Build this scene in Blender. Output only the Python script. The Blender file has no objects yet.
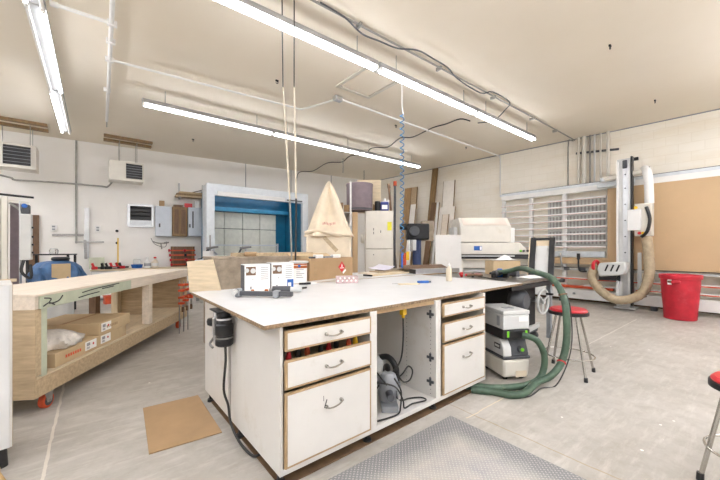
import bpy, bmesh, random
from math import *
from mathutils import Vector, Matrix, Euler, noise
random.seed(7)
sc = bpy.context.scene
COL = sc.collection
# ------------------------------------------------------------------ camera
FPX, HOR, CH, YAW = 331.0, 248.0, 1.35, radians(38.68)
cd = bpy.data.cameras.new('camera'); cam = bpy.data.objects.new('camera', cd); COL.objects.link(cam)
cam.location = (0, 0, CH); cam.rotation_euler = (pi/2, 0, -YAW)
cd.sensor_width = 36; cd.lens = FPX/720*36; cd.shift_y = (HOR-240)/720; cd.clip_start = .05
sc.camera = cam
def at(u, v, z):                       # floor-plan point under a photo point at height z
    d = FPX*(CH-z)/(v-HOR); r = (u-360)/FPX*d
    return (d*sin(YAW)+r*cos(YAW), d*cos(YAW)-r*sin(YAW), z)
# ------------------------------------------------------------------ materials
def lin(h):
    h = h.lstrip('#'); c = [int(h[i:i+2], 16)/255 for i in (0, 2, 4)]
    return [x/12.92 if x <= .04045 else ((x+.055)/1.055)**2.4 for x in c]
class NT:
    def __init__(s, name):
        s.m = bpy.data.materials.new(name); s.m.use_nodes = True
        s.n = s.m.node_tree.nodes; s.l = s.m.node_tree.links
        s.b = s.n['Principled BSDF']; s.tc = s.n.new('ShaderNodeTexCoord')
    def new(s, t, **k):
        x = s.n.new(t)
        for a, v in k.items(): setattr(x, a, v)
        return x
    def link(s, a, b): s.l.new(a, b)
    def val(s, sock, v):
        if isinstance(v, bpy.types.NodeSocket): s.l.new(v, sock)
        else: sock.default_value = v
    def math(s, op, a, b=0.0, c=None):
        x = s.new('ShaderNodeMath', operation=op); s.val(x.inputs[0], a); s.val(x.inputs[1], b)
        if c is not None: s.val(x.inputs[2], c)
        return x.outputs[0]
    def mix(s, f, a, b):
        x = s.new('ShaderNodeMix', data_type='RGBA')
        s.val(x.inputs[0], f)
        for i, v in ((6, a), (7, b)):
            if isinstance(v, bpy.types.NodeSocket): s.l.new(v, x.inputs[i])
            else: x.inputs[i].default_value = (*v[:3], 1)
        return x.outputs[2]
    def mapp(s, scale=(1, 1, 1), coord='Object'):
        x = s.new('ShaderNodeMapping'); s.link(s.tc.outputs[coord], x.inputs[0]); x.inputs['Scale'].default_value = scale
        return x.outputs[0]
    def noise(s, scale, vec=None, detail=4, rough=.6):
        x = s.new('ShaderNodeTexNoise'); x.inputs['Scale'].default_value = scale
        x.inputs['Detail'].default_value = detail; x.inputs['Roughness'].default_value = rough
        s.link(vec or s.tc.outputs['Object'], x.inputs['Vector']); return x.outputs['Fac']
    def ramp(s, f, stops):
        x = s.new('ShaderNodeValToRGB'); s.val(x.inputs[0], f); e = x.color_ramp.elements
        while len(e) < len(stops): e.new(.5)
        for i, (p, c) in enumerate(stops):
            e[i].position = p; e[i].color = (*c, 1) if len(c) == 3 else c
        return x.outputs[0]
    def bump(s, h, strength=.2, dist=.01):
        x = s.new('ShaderNodeBump'); x.inputs['Strength'].default_value = strength; x.inputs['Distance'].default_value = dist
        s.link(h, x.inputs['Height']); s.link(x.outputs[0], s.b.inputs['Normal'])
    def base(s, c): s.val(s.b.inputs['Base Color'], c if isinstance(c, bpy.types.NodeSocket) else (*c, 1))
MATS = {}
def mat(name, h, rough=.5, metal=0, var=.08, scale=8, grain=None, bump=0, trans=0, dirt=None):
    if name in MATS: return MATS[name]
    t = NT(name); c = lin(h)
    v = t.mapp(grain) if grain else None
    f = t.noise(scale, v)
    c1 = [min(1, x*(1+var)) for x in c]; c2 = [x*(1-var*1.6) for x in c]
    col = t.ramp(f, [(.3, c2), (.7, c1)])
    if dirt:
        g = t.noise(3.2, None, 8, .75); g = t.ramp(g, [(.56, (0, 0, 0)), (.74, (1, 1, 1))])
        g = t.math('MULTIPLY', g, .55); col = t.mix(g, col, lin(dirt))
    t.base(col); t.b.inputs['Roughness'].default_value = rough; t.b.inputs['Metallic'].default_value = metal
    if trans: t.b.inputs['Transmission Weight'].default_value = trans; t.b.inputs['IOR'].default_value = 1.3
    if bump: t.bump(t.noise(scale*6, v), bump)
    MATS[name] = t.m; return t.m
def emis(name, h, st):
    t = NT(name); t.base(lin(h)); t.b.inputs['Emission Color'].default_value = (*lin(h), 1)
    t.b.inputs['Emission Strength'].default_value = st; MATS[name] = t.m; return t.m
M = {}
M['melamine'] = mat('white melamine', 'd2cfca', .42, var=.025, scale=3, dirt='b9ae9c')
M['melamine2'] = mat('white melamine top', 'd0d0cf', .38, var=.03, scale=4, dirt='c3beb6')
M['innerwhite'] = mat('cabinet interior melamine', 'ddd3c4', .5, var=.05, scale=4, dirt='b8a78c')
M['chipedge'] = mat('particle board edge', '8d765a', .8, var=.35, scale=60)
M['tanedge'] = mat('drawer edge band', 'a58a66', .6, var=.12, scale=20)
M['plinth'] = mat('dark plinth board', '5b4630', .8, var=.2, scale=6)
M['black'] = mat('black plastic', '1c1c1e', .42, var=.2)
M['blackm'] = mat('black painted steel', '242426', .5, .3, var=.2)
M['dgrey'] = mat('dark grey plastic', '4a4c50', .5, var=.15)
M['grey'] = mat('grey plastic', '8d9094', .5, var=.1)
M['lgrey'] = mat('light grey paint', 'c9cac8', .42, var=.04, scale=4)
M['white'] = mat('white paint', 'e8e7e4', .45, var=.03, scale=4)
M['offwhite'] = mat('cream enamel', 'd8d3c8', .4, var=.04, scale=4, dirt='c6bca5')
M['chrome'] = mat('chrome steel', 'b9b6b0', .22, 1, var=.08)
M['steel'] = mat('brushed steel', '9b9a98', .38, 1, var=.12, scale=30)
M['alu'] = mat('aluminium', 'c4c6c8', .35, .9, var=.06)
M['galv'] = mat('galvanised conduit', 'a3a29c', .5, .5, var=.12)
M['castiron'] = mat('cast iron table', '77726b', .35, .6, var=.15, scale=12)
M['red'] = mat('red paint', 'c8262b', .4, var=.12)
M['redvinyl'] = mat('red vinyl', 'bd1c28', .33, var=.08)
M['redplastic'] = mat('scuffed red plastic', 'b81c2e', .5, var=.16, scale=5, dirt='c9505c')
M['orange'] = mat('orange paint', 'd0512a', .5, var=.18)
M['yellow'] = mat('yellow plastic', 'e3b820', .45, var=.08)
M['green'] = mat('green hose rubber', '455c4a', .5, var=.2, scale=14, dirt='7b8b78')
M['lime'] = mat('lime latch', '6fc41f', .4, var=.05)
M['tanhose'] = mat('tan ribbed hose', 'a8977c', .6, var=.15, scale=12)
M['ply'] = mat('plywood', 'd3c1a3', .6, var=.12, scale=4, grain=(1, 9, 9), dirt='c4a67c')
M['plypink'] = mat('pale plywood top', 'ddd0bf', .55, var=.08, scale=4, grain=(1, 8, 8), dirt='d0b493')
M['plydark'] = mat('aged plywood', 'bea888', .65, var=.15, scale=4, grain=(8, 1, 8))
M['pine'] = mat('pine stud', 'd2bf9f', .6, var=.12, scale=5, grain=(9, 9, 1))
M['oak'] = mat('brown board', '8b6f4a', .6, var=.2, scale=5, grain=(9, 9, 1))
M['walnut'] = mat('dark brown board', '745840', .6, var=.2, scale=5, grain=(9, 9, 1))
M['mdf'] = mat('mdf sheet', 'c3a681', .7, var=.035, scale=1.2, dirt='cfab80')
M['card'] = mat('corrugated cardboard', 'a98b67', .8, var=.06, scale=5)
M['card2'] = mat('pale cardboard', 'c2aa85', .8, var=.06, scale=5)
M['greenpaint'] = mat('pale green paint', 'bcc3ad', .6, var=.1, scale=5, dirt='8fa083')
M['label'] = mat('paper label', 'f2f0ec', .6, var=.02)
M['ink'] = mat('dark printing', '3a3a3c', .7, var=.1)
M['inkgrey'] = mat('grey printing', '9b9b9d', .7, var=.1)
M['blue'] = mat('blue printing', '1f5fb0', .5, var=.1)
M['copper'] = mat('copper label band', 'b0632c', .5, .2, var=.12)
M['canvas'] = mat('cream canvas', 'e0d1b9', .85, var=.07, scale=5, bump=.15)
M['clothred'] = mat('faded red print', 'cf9d90', .85, var=.15, scale=20)
M['tarp'] = mat('blue tarpaulin', '3c638f', .45, var=.3, scale=6)
M['bluefilm'] = mat('blue booth lining', '0b6689', .35, var=.2, scale=2)
M['bluelip'] = mat('bright blue booth lip', '3596bf', .35, var=.1)
M['filter'] = mat('booth filter pad', 'dcdcd0', .9, var=.06, scale=8, bump=.3)
M['galvwhite'] = mat('white galvanised frame', 'cfd4d8', .4, .15, var=.05)
M['jug'] = mat('blue jug plastic', '2b3a86', .4, var=.1)
M['clear'] = mat('milky plastic', 'eee2cc', .35, var=.03, trans=.35)
M['glass'] = mat('clear jar glass', 'f4f6f6', .1, var=.01, trans=.85)
M['barrel'] = mat('grey filter cloth', '82757a', .8, var=.07, scale=10, bump=.1)
M['greyboard'] = mat('weathered board', '9f917f', .85, var=.2, scale=7, bump=.3)
M['coil'] = mat('blue coil hose', '3d86b8', .4, var=.08)
M['cordcream'] = mat('cream cord', 'd9cdb8', .6, var=.05)
M['cordblack'] = mat('black cord', '2a2927', .55, var=.1)
M['fray'] = mat('tan bristle', 'c9ab7e', .9, var=.2, scale=30)
M['bag'] = mat('clear plastic bag', 'e9e2d8', .2, var=.1, scale=20, trans=.12)
M['pink'] = mat('pink printed carton', 'c4acab', .6, var=.2, scale=25)
M['papera'] = mat('lilac white paper', 'dad6e2', .7, var=.04)
M['brownplate'] = mat('stained dark plywood', '6d543e', .7, var=.2, scale=5)
M['bluecol'] = mat('dark blue enamel', '33446e', .45, var=.1)
M['tanboard'] = mat('tan board', 'b8966b', .6, var=.12, scale=4, grain=(8, 8, 1))
M['warmwhite'] = mat('warm white board', 'f1ebe2', .5, var=.03)
M['tagyellow'] = mat('yellow green tag', 'd8d02c', .5)
M['condgrey'] = mat('painted grey conduit', '8b8881', .5, var=.08)
M['fixgrey'] = mat('fixture enamel', '9f9f9e', .5, var=.02)
M['slotgrey'] = mat('louvre slot', 'a9a7a4', .7, var=.05)
M['basebrown'] = mat('brown shade and dirt', '6b5238', .85, var=.25, scale=9)
M['glaze'] = mat('hood window', 'd3c6b8', .3, var=.03)
M['tubeon'] = emis('lit fluorescent tube', 'f6f8ff', 16.0)
M['tubefill'] = emis('added fill tube', 'f3f6ff', 38.0)
M['tubeoff'] = mat('unlit fluorescent tube', 'e9e8e4', .3, var=.01)
M['boothlamp'] = emis('booth lamp lens', 'f4f6ff', 5.0)
# ------------------------------------------------------------------ mesh builder
class MB:
    def __init__(s): s.bm = bmesh.new()
    def add(s, vs, fs, mi=0):
        vv = [s.bm.verts.new(v) for v in vs]
        for f in fs:
            try:
                q = s.bm.faces.new([vv[i] for i in f]); q.material_index = mi
            except ValueError: pass
        return s
    def box(s, c, d, rot=(0, 0, 0), mi=0):
        R = Euler(rot).to_matrix(); c = Vector(c)
        vs = [c+R @ Vector((x*d[0]/2, y*d[1]/2, z*d[2]/2)) for z in (-1, 1) for y in (-1, 1) for x in (-1, 1)]
        return s.add(vs, [(0, 2, 3, 1), (4, 5, 7, 6), (0, 1, 5, 4), (2, 6, 7, 3), (0, 4, 6, 2), (1, 3, 7, 5)], mi)
    def bb(s, x0, x1, y0, y1, z0, z1, mi=0):
        return s.box(((x0+x1)/2, (y0+y1)/2, (z0+z1)/2), (x1-x0, y1-y0, z1-z0), (0, 0, 0), mi)
    def bar(s, p0, p1, w, h, mi=0):           # rectangular bar from p0 to p1
        p0, p1 = Vector(p0), Vector(p1); d = (p1-p0); L = d.length
        q = d.to_track_quat('X', 'Z'); R = q.to_matrix(); c = (p0+p1)/2
        vs = [c+R @ Vector((x*L/2, y*w/2, z*h/2)) for z in (-1, 1) for y in (-1, 1) for x in (-1, 1)]
        return s.add(vs, [(0, 2, 3, 1), (4, 5, 7, 6), (0, 1, 5, 4), (2, 6, 7, 3), (0, 4, 6, 2), (1, 3, 7, 5)], mi)
    def prism(s, poly, a, b, axis='z', mi=0, top=None):
        def P(p, h): return {'z': (p[0], p[1], h), 'y': (p[0], h, p[1]), 'x': (h, p[0], p[1])}[axis]
        n = len(poly); vs = [P(p, a) for p in poly]+[P(p, b) for p in poly]
        vv = [s.bm.verts.new(v) for v in vs]
        fl = [([n+i for i in range(n)], mi if top is None else top), (list(range(n-1, -1, -1)), mi)]
        fl += [([i, (i+1) % n, n+(i+1) % n, n+i], mi) for i in range(n)]
        for f, m in fl:
            q = s.bm.faces.new([vv[i] for i in f]); q.material_index = m
        return s
    def ring(s, c, ax, r, seg):
        ax = Vector(ax).normalized(); u = ax.orthogonal().normalized(); w = ax.cross(u)
        return [Vector(c)+(u*cos(2*pi*i/seg)+w*sin(2*pi*i/seg))*r for i in range(seg)]
    def loft(s, rings, mi=0, caps=True, closed=False):
        vr = [[s.bm.verts.new(p) for p in r] for r in rings]; n = len(vr[0])
        for k in range(len(vr)-(0 if closed else 1)):
            a, b = vr[k], vr[(k+1) % len(vr)]
            for i in range(n):
                q = s.bm.faces.new((a[i], a[(i+1) % n], b[(i+1) % n], b[i])); q.material_index = mi
        if caps and not closed:
            for r in (vr[0][::-1], vr[-1]):
                q = s.bm.faces.new(r); q.material_index = mi
        return s
    def cyl(s, p0, p1, r, r2=None, seg=16, mi=0):
        p0, p1 = Vector(p0), Vector(p1); ax = p1-p0
        return s.loft([s.ring(p0, ax, r, seg), s.ring(p1, ax, r if r2 is None else r2, seg)], mi)
    def tube(s, pts, r, seg=8, sub=5, mi=0, closed=False):
        P = [Vector(p) for p in pts]; out = []
        n = len(P)
        if n > 2 and sub > 1:
            for i in range(n if closed else n-1):
                g = lambda k: P[k % n] if closed else P[max(0, min(n-1, k))]
                a, b, c, d = g(i-1), g(i), g(i+1), g(i+2)
                for j in range(sub):
                    t = j/sub
                    out.append(.5*((2*b)+(c-a)*t+(2*a-5*b+4*c-d)*t*t+(3*b-a-3*c+d)*t**3))
            if not closed: out.append(P[-1])
        else: out = P
        rings = []; N = len(out); prev = None
        for i, p in enumerate(out):
            a = out[(i-1) % N] if closed or i > 0 else p; b = out[(i+1) % N] if closed or i < N-1 else p
            t = (b-a).normalized() if (b-a).length > 1e-9 else Vector((0, 0, 1))
            u = t.orthogonal().normalized() if prev is None else (prev-t*prev.dot(t))
            u = u.normalized() if u.length > 1e-6 else t.orthogonal().normalized()
            prev = u; w = t.cross(u); rr = r(i) if callable(r) else r
            rings.append([p+(u*cos(2*pi*k/seg)+w*sin(2*pi*k/seg))*rr for k in range(seg)])
        return s.loft(rings, mi, True, closed)
    def lathe(s, prof, c=(0, 0, 0), seg=24, mi=0, fn=None):
        rings = []
        for r, z in prof:
            rings.append([Vector((c[0]+(r if not fn else r*fn(2*pi*i/seg, z))*cos(2*pi*i/seg), c[1]+(r if not fn else r*fn(2*pi*i/seg, z))*sin(2*pi*i/seg), c[2]+z)) for i in range(seg)])
        return s.loft(rings, mi)
    def torus(s, c, R, r, ax=(0, 0, 1), seg=32, rs=8, mi=0):
        return s.tube(s.ring(c, ax, R, seg), r, rs, 1, mi, True)
    def grid(s, fn, nu, nv, mi=0):
        vv = [[s.bm.verts.new(fn(i/nu, j/nv)) for i in range(nu+1)] for j in range(nv+1)]
        for j in range(nv):
            for i in range(nu):
                q = s.bm.faces.new((vv[j][i], vv[j][i+1], vv[j+1][i+1], vv[j+1][i])); q.material_index = mi
        return s
    def build(s, name, mats, parent=None, loc=None, rz=0, bevel=.0, solid=0):
        bm = s.bm; bmesh.ops.recalc_face_normals(bm, faces=bm.faces[:])
        me = bpy.data.meshes.new(name); bm.to_mesh(me); bm.free()
        for m in (mats if isinstance(mats, (list, tuple)) else [mats]): me.materials.append(M[m] if isinstance(m, str) else m)
        for p in me.polygons: p.use_smooth = True
        me.set_sharp_from_angle(angle=radians(38))
        o = bpy.data.objects.new(name, me); COL.objects.link(o)
        if parent: o.parent = parent
        if loc: o.location = loc
        if rz: o.rotation_euler.z = rz
        if solid:
            q = o.modifiers.new('thickness', 'SOLIDIFY'); q.thickness = solid
        if bevel:
            q = o.modifiers.new('bevel', 'BEVEL'); q.width = bevel; q.segments = 2; q.limit_method = 'ANGLE'; q.angle_limit = radians(50)
        return o
def tag(o, label, cat, group=None, kind=None):
    o['label'] = label; o['category'] = cat
    if group: o['group'] = group
    if kind: o['kind'] = kind
    return o
def thing(name, label, cat, loc=(0, 0, 0), rz=0, group=None):
    o = bpy.data.objects.new(name, None); COL.objects.link(o); o.empty_display_size = .1
    o.location = loc; o.rotation_euler.z = rz
    return tag(o, label, cat, group)
def single(name, label, cat, mb, mats, loc=(0, 0, 0), rz=0, bevel=.0, group=None, solid=0):
    return tag(mb.build(name, mats, None, loc, rz, bevel, solid), label, cat, group)
def struct(name, mb, mats, loc=None, rz=0):
    o = mb.build(name, mats, None, loc, rz); o['kind'] = 'structure'; return o
def dup(root, loc=None, rz=None, label=None, group=None):
    r = root.copy(); COL.objects.link(r)
    if loc: r.location = loc
    if rz is not None: r.rotation_euler.z = rz
    if label: r['label'] = label
    if group: r['group'] = group
    for ch in list(root.children):
        c = ch.copy(); COL.objects.link(c); c.parent = r
        for g in list(ch.children):
            d = g.copy(); COL.objects.link(d); d.parent = c
    return r
def B(x0, x1, y0, y1, z0, z1): return MB().bb(x0, x1, y0, y1, z0, z1)
def label_on(o, label): o['label'] = label; return o
EXPO = 0.45
# ------------------------------------------------------------------ room shell
CEIL = 4.18
def wr(y): return 9.95-.07*y           # right wall face
def wl(x): return 11.43-.088*x         # left (far) wall face
# floor
t = NT('concrete floor'); g1 = t.noise(.9, None, 8, .65); g2 = t.noise(7, None, 8, .7); g3 = t.noise(3, t.mapp((1, 5, 1)), 6, .7)
c = t.ramp(g1, [(.3, lin('9d978e')), (.5, lin('b0aba3')), (.7, lin('c0bbb4'))])
c = t.mix(t.math('MULTIPLY', t.ramp(g2, [(.45, (0, 0, 0)), (.75, (1, 1, 1))]), .6), c, lin('948c7f'))
c = t.mix(t.math('MULTIPLY', t.ramp(g3, [(.5, (0, 0, 0)), (.7, (1, 1, 1))]), .35), c, lin('d8d4cc'))
v = t.new('ShaderNodeTexVoronoi'); v.inputs['Scale'].default_value = 5; t.link(t.tc.outputs['Object'], v.inputs['Vector'])
sp = t.math('LESS_THAN', v.outputs['Distance'], .05)
sp = t.math('MULTIPLY', sp, t.math('GREATER_THAN', t.noise(1.5), .55)); c = t.mix(sp, c, lin('efece6'))
sx = t.new('ShaderNodeSeparateXYZ'); t.link(t.tc.outputs['Object'], sx.inputs[0]); X, Y = sx.outputs[0], sx.outputs[1]
wob = t.math('MULTIPLY_ADD', t.noise(6), .03, -.015)
def line(ax, p, w, oth, lo, hi, col, c):
    d = t.math('ABSOLUTE', t.math('ADD', t.math('SUBTRACT', ax, p), wob)); f = t.math('LESS_THAN', d, w)
    f = t.math('MULTIPLY', f, t.math('MULTIPLY', t.math('GREATER_THAN', oth, lo), t.math('LESS_THAN', oth, hi)))
    return t.mix(t.math('MULTIPLY', f, .6), c, lin(col))
c = line(X, -.24, .009, Y, 1.5, 5.4, 'e3dccf', c)
c = line(X, 2.39, .006, Y, -3, 1.75, '9d8a68', c)
c = line(Y, 1.52, .006, X, 2.3, 4.2, 'e2d2b0', c)
c = line(Y, 1.62, .008, X, 5.3, 8.0, 'ddd8cf', c)
c = line(X, 8.05, .008, Y, -2, 9, 'a39b8d', c)
t.base(c); t.b.inputs['Roughness'].default_value = .55; t.bump(g2, .12, .004); M['floor'] = t.m
# ceiling
t = NT('ceiling paint'); c = t.ramp(t.noise(.6), [(.3, lin('ebe1cf')), (.7, lin('efe6d6'))]); t.base(c); t.b.inputs['Roughness'].default_value = .8; M['ceiling'] = t.m
# painted block wall
t = NT('painted block wall'); sx = t.new('ShaderNodeSeparateXYZ'); t.link(t.tc.outputs['Object'], sx.inputs[0])
cx = t.new('ShaderNodeCombineXYZ'); t.link(sx.outputs[0], cx.inputs[0]); t.link(sx.outputs[2], cx.inputs[1])
b = t.new('ShaderNodeTexBrick'); b.inputs['Scale'].default_value = 1; b.inputs['Brick Width'].default_value = .4; b.inputs['Row Height'].default_value = .2
b.inputs['Mortar Size'].default_value = .006; t.link(cx.outputs[0], b.inputs['Vector'])
b.inputs['Color1'].default_value = (*lin('eee8db'), 1); b.inputs['Color2'].default_value = (*lin('f1ebdf'), 1); b.inputs['Mortar'].default_value = (*lin('e8e1d3'), 1)
s = t.ramp(t.noise(1.1, t.mapp((.5, 1, 2)), 8, .7), [(.48, (0, 0, 0)), (.7, (1, 1, 1))])
c = t.mix(t.math('MULTIPLY', s, .5), b.outputs['Color'], lin('e0d2b8'))
t.base(c); t.b.inputs['Roughness'].default_value = .7; t.bump(b.outputs['Fac'], -.18, .005); M['block'] = t.m
t = NT('white wall paint'); c = t.ramp(t.noise(.8, None, 6), [(.35, lin('e9e6e0')), (.7, lin('efece8'))]); t.base(c); t.b.inputs['Roughness'].default_value = .75; M['wallwhite'] = t.m
XL, YN = -4.5, -3.5
struct('floor', MB().bb(XL-.2, 10.6, YN-.2, 12.2, -.1, 0), 'floor')
struct('ceiling', MB().bb(XL-.2, 10.6, YN-.2, 12.2, CEIL, CEIL+.1), 'ceiling')
ar = atan2(1, -.07)                    # local +x runs along the wall, thickness on the far side
L = 15.6; struct('wall_right', MB().bb(-.4, L, -.12, 0, 0, CEIL), 'block', (wr(YN), YN, 0), ar)
al = atan2(-.088, 1); struct('wall_left', MB().bb(-.3, 14.6, 0, .12, 0, CEIL), 'wallwhite', (XL, wl(XL), 0), al)
struct('wall_near', MB().bb(XL-.1, 10.5, YN-.12, YN, 0, CEIL), 'wallwhite')
struct('wall_side', MB().bb(XL-.12, XL, YN, 12, 0, CEIL), 'wallwhite')
# panel joints on the far wall and the ceiling seam
for i, x in enumerate((3.95, 5.55, 7.2)):
    struct('trim_%d' % (i+1), MB().bb(-.012, .012, -.008, .002, 1.2, CEIL), 'grey', (x, wl(x), 0), al)
p0, p1 = at(615, 0, CEIL), at(612, 130, CEIL)
struct('trim_4', MB().bar((p0[0], p0[1], CEIL-.0), (p1[0]+.2, p1[1]+.05, CEIL-.0), .012, .004), 'ceiling')
p0, p1 = (5.4, wl(5.4)-.02, CEIL-.025), (9.0, wl(9.0)-.02, CEIL-.025)
struct('baseboard_right', MB().bb(-.4, L, .0, .02, 0, .12), 'plinth', (wr(YN), YN, 0), ar)
struct('trim_5', MB().bar((wr(10.4)-.012, 10.4, CEIL-.012), (wr(-3)-.012, -3, CEIL-.012), .02, .02), 'grey')

# ------------------------------------------------------------------ fluorescent strip lights (8 ft, two tubes)
def fixture(label, loc, rz, lit, group, hw=.05, sp=.034, on='tubeon'):
    T = thing('fluorescent_light', label, 'light', loc, rz, group)
    m = MB().prism([(-hw, .0), (-hw, .05), (-.03, .08), (.03, .08), (hw, .05), (hw, .0)], -1.2, 1.2, 'x')
    # prism on x uses (y,z)
    m.build('housing', 'fixgrey', T, bevel=.003)
    for k, y in enumerate((-sp, sp)):
        MB().cyl((-1.165, y, -.026), (1.165, y, -.026), .018, seg=12).build('tube', on if lit[k] else 'tubeoff', T)
        for x in (-1, 1): MB().bb(x*1.18-.016, x*1.18+.016, y-.018, y+.018, -.05, .0).build('socket', 'white', T, bevel=.003)
    for x in (-.85, .85): MB().cyl((x, 0, .08), (x, 0, CEIL-loc[2]), .006, seg=6).build('hanger', 'galv', T)
    return T
ZT = 3.88
g = 'fluorescent lights in the row above the island'
fixture('fluorescent strip light over the island, far end, nearest the conduit wall', (6.74, 3.47, ZT), 0, (1, 1), g)
fixture('fluorescent strip light over the island, middle one behind coiled blue hose', (4.31, 3.47, ZT), 0, (1, 1), g)
fixture('fluorescent strip light over the island crossed by the two hanging cords', (1.88, 3.47, ZT), 0, (1, 1), g)
g = 'fluorescent lights in the row before the spray booth'
fixture('fluorescent strip light at left end of the far ceiling row', (1.84, 6.87, ZT), 0, (1, 1), g)
fixture('fluorescent strip light in the middle of the far ceiling row', (4.25, 6.87, ZT), 0, (1, 1), g)
fixture('fluorescent strip light at right end of far row, above grey drum', (6.66, 6.87, ZT), 0, (1, 1), g)
g = 'fluorescent lights in the row over the left bench'
fixture('fluorescent strip light nearest the left heater, end of its row', (-.49, 8.42, ZT), pi/2, (0, 1), g, .085, .062)
fixture('fluorescent strip light above left bench with one dead tube', (-.49, 6.0, ZT), pi/2, (1, 0), g, .085, .062)
fixture('fluorescent strip light at the top left edge of the view', (-.49, 3.58, ZT), pi/2, (0, 1), g, .085, .062)
g = 'added fill lights out of view'  # unseen strip lights added to even out the room light, tubes brighter
for p, r in (((-.49, 1.0, ZT), pi/2), ((1.9, -.9, ZT), 0), ((4.3, -.9, ZT), 0), ((6.8, -.5, ZT), 0), ((8.6, -1.3, ZT), 0), ((1.9, -2.5, ZT), 0), ((4.3, -2.5, ZT), 0), ((6.8, -2.5, ZT), 0), ((-2.9, -1, ZT), pi/2), ((-2.9, 1.5, ZT), pi/2), ((-2.9, 4.0, ZT), pi/2), ((-2.9, 6.6, ZT), pi/2), ((-2.9, 9.2, ZT), pi/2), ((-.9, -2.5, ZT), 0)):
    fixture('added fluorescent strip light, room fill outside the view', p, r, (1, 1), g, .05, .034, 'tubefill')
# ------------------------------------------------------------------ ceiling services
zc = CEIL-.03
m = MB().tube([(-2, 3.28, zc), (8.9, 3.22, zc), (9.5, 3.3, zc-.03), (wr(3.36)-.05, 3.36, zc-.25), (wr(3.36)-.05, 3.36, 2.98)], .014, 8, 6)
T = thing('conduit', 'dark metal conduit running along ceiling and down the right wall', 'pipe', (0, 0, 0)); m.build('pipe', 'condgrey', T)
for x in (1.2, 2.6, 4.2, 5.8, 7.4, 8.6): MB().box((x, 3.27, zc+.005), (.03, .1, .05)).build('clip', 'galv', T)
pts = [at(u, v, 4.1) for u, v in ((318, 5), (332, 13), (345, 22), (360, 36), (377, 43), (395, 50), (415, 52), (430, 60), (445, 69), (455, 80), (478, 94), (490, 93), (507, 103))]
pts = [(x, y-.05, z) for x, y, z in pts]+[at(505, 110, 4.05), at(494, 120, 3.98), at(478, 123, 4.12)]
single('cable', 'grey cable looping loosely beside the ceiling conduit', 'cable', MB().tube(pts, .011, 6, 4), 'dgrey')
pts = [at(u, v, 4.13) for u, v in ((470, 121), (460, 119), (446, 124), (432, 128), (413, 137), (400, 138), (388, 147), (372, 148), (365, 154), (350, 156), (342, 162), (327, 163), (313, 171), (300, 172))]
x, y, z = pts[-1]; pts += [(x-.1, y+.05, 3.9), (x-.05, y+.2, 3.4), (x-.05, y+.25, 3.2)]
single('cable', 'black cable sagging across the ceiling beyond the island to the booth', 'cable', MB().tube(pts, .013, 6, 4), 'cordblack')
zp = 4.12
T = thing('sprinkler_pipe', 'white pipe run on ceiling left of the heaters with side branches', 'pipe')
MB().tube([(.13, 2.5, zp), (.2, 9.1, zp)], .026, 10, 1).build('main_pipe', 'white', T)
MB().tube([(.15, 5.1, zp), (-.33, 5.11, zp)], .022, 8, 1).build('branch', 'white', T)
MB().cyl((-.33, 5.11, zp), (-.4, 5.11, zp), .032, seg=10).build('end_cap', 'white', T)
for y in (5.1, 5.55, 6.1, 7.3): MB().box((.165, y, zp), (.1, .05, .07)).build('coupling', 'white', T, bevel=.006)
MB().cyl((.2, 9.1, zp), (.2, 9.1, zp-.13), .012, seg=8).build('sprinkler_head', 'galv', T)
T = thing('sprinkler_pipe', 'white pipe crossing the ceiling between the two light rows', 'pipe')
MB().tube([(.2, 6.1, zp), (3.2, 5.9, zp)], .019, 8, 1).build('pipe', 'white', T)
MB().tube([(3.2, 5.9, zp), (3.3, 5.7, zp), (3.5, 5.1, zp)], .019, 8, 4).build('elbow', 'white', T)
MB().box((3.52, 5.06, zp), (.16, .1, .08)).build('junction_box', 'alu', T, bevel=.005)
MB().tube([(3.55, 5.04, zp), (9.5, 5.16, zp), (9.56, 5.16, zp-.06), (9.56, 5.16, 2.98)], .019, 8, 1).build('pipe', 'white', T)
T = thing('ceiling_hatch', 'white square access hatch in ceiling above the island', 'hatch', (3.65, 4.35, CEIL))
MB().bb(-.3, .3, -.34, .34, -.012, 0).build('panel', 'ceiling', T)
m = MB()
for a in (-.35, .35): m.bb(a-.03, a+.03, -.42, .42, -.022, 0).bb(-.35, .35, a*1.12-.03, a*1.12+.03, -.022, 0)
m.build('frame', 'offwhite', T)
hk = [('left of the hanging cords', 277, 80), ('near the centre of bare ceiling at right', 610, 45), ('close to the right wall', 655, 100), ('beyond the far light row', 193, 139), ('behind the coiled hose', 396, 125), ('beside white pipe near right wall', 466, 147)]
for n, u, v in hk:
    x, y, z = at(u, v, CEIL)
    single('ceiling_hook', 'small dark hook on the ceiling '+n, 'hook', MB().box((0, 0, -.012), (.05, .022, .024)).tube([(0, 0, -.02), (.02, 0, -.04), (0, 0, -.06), (-.02, 0, -.045)], .006, 6, 4), 'blackm', (x, y, CEIL))
for k, (u, v, n) in enumerate(((343, 158, 'left'), (364, 170, 'right'))):
    x, y, z = at(u, v, CEIL)
    m = MB()
    for i in range(10): m.torus((0, 0, -.04-.045*i), .022, .005, ((1, 0, 0), (0, 1, 0))[i % 2], 10, 5)
    single('hanging_chain', 'short %s-hand chain hanging from ceiling beyond the far light row' % n, 'chain', m, 'galv', (x, y, CEIL))
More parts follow.
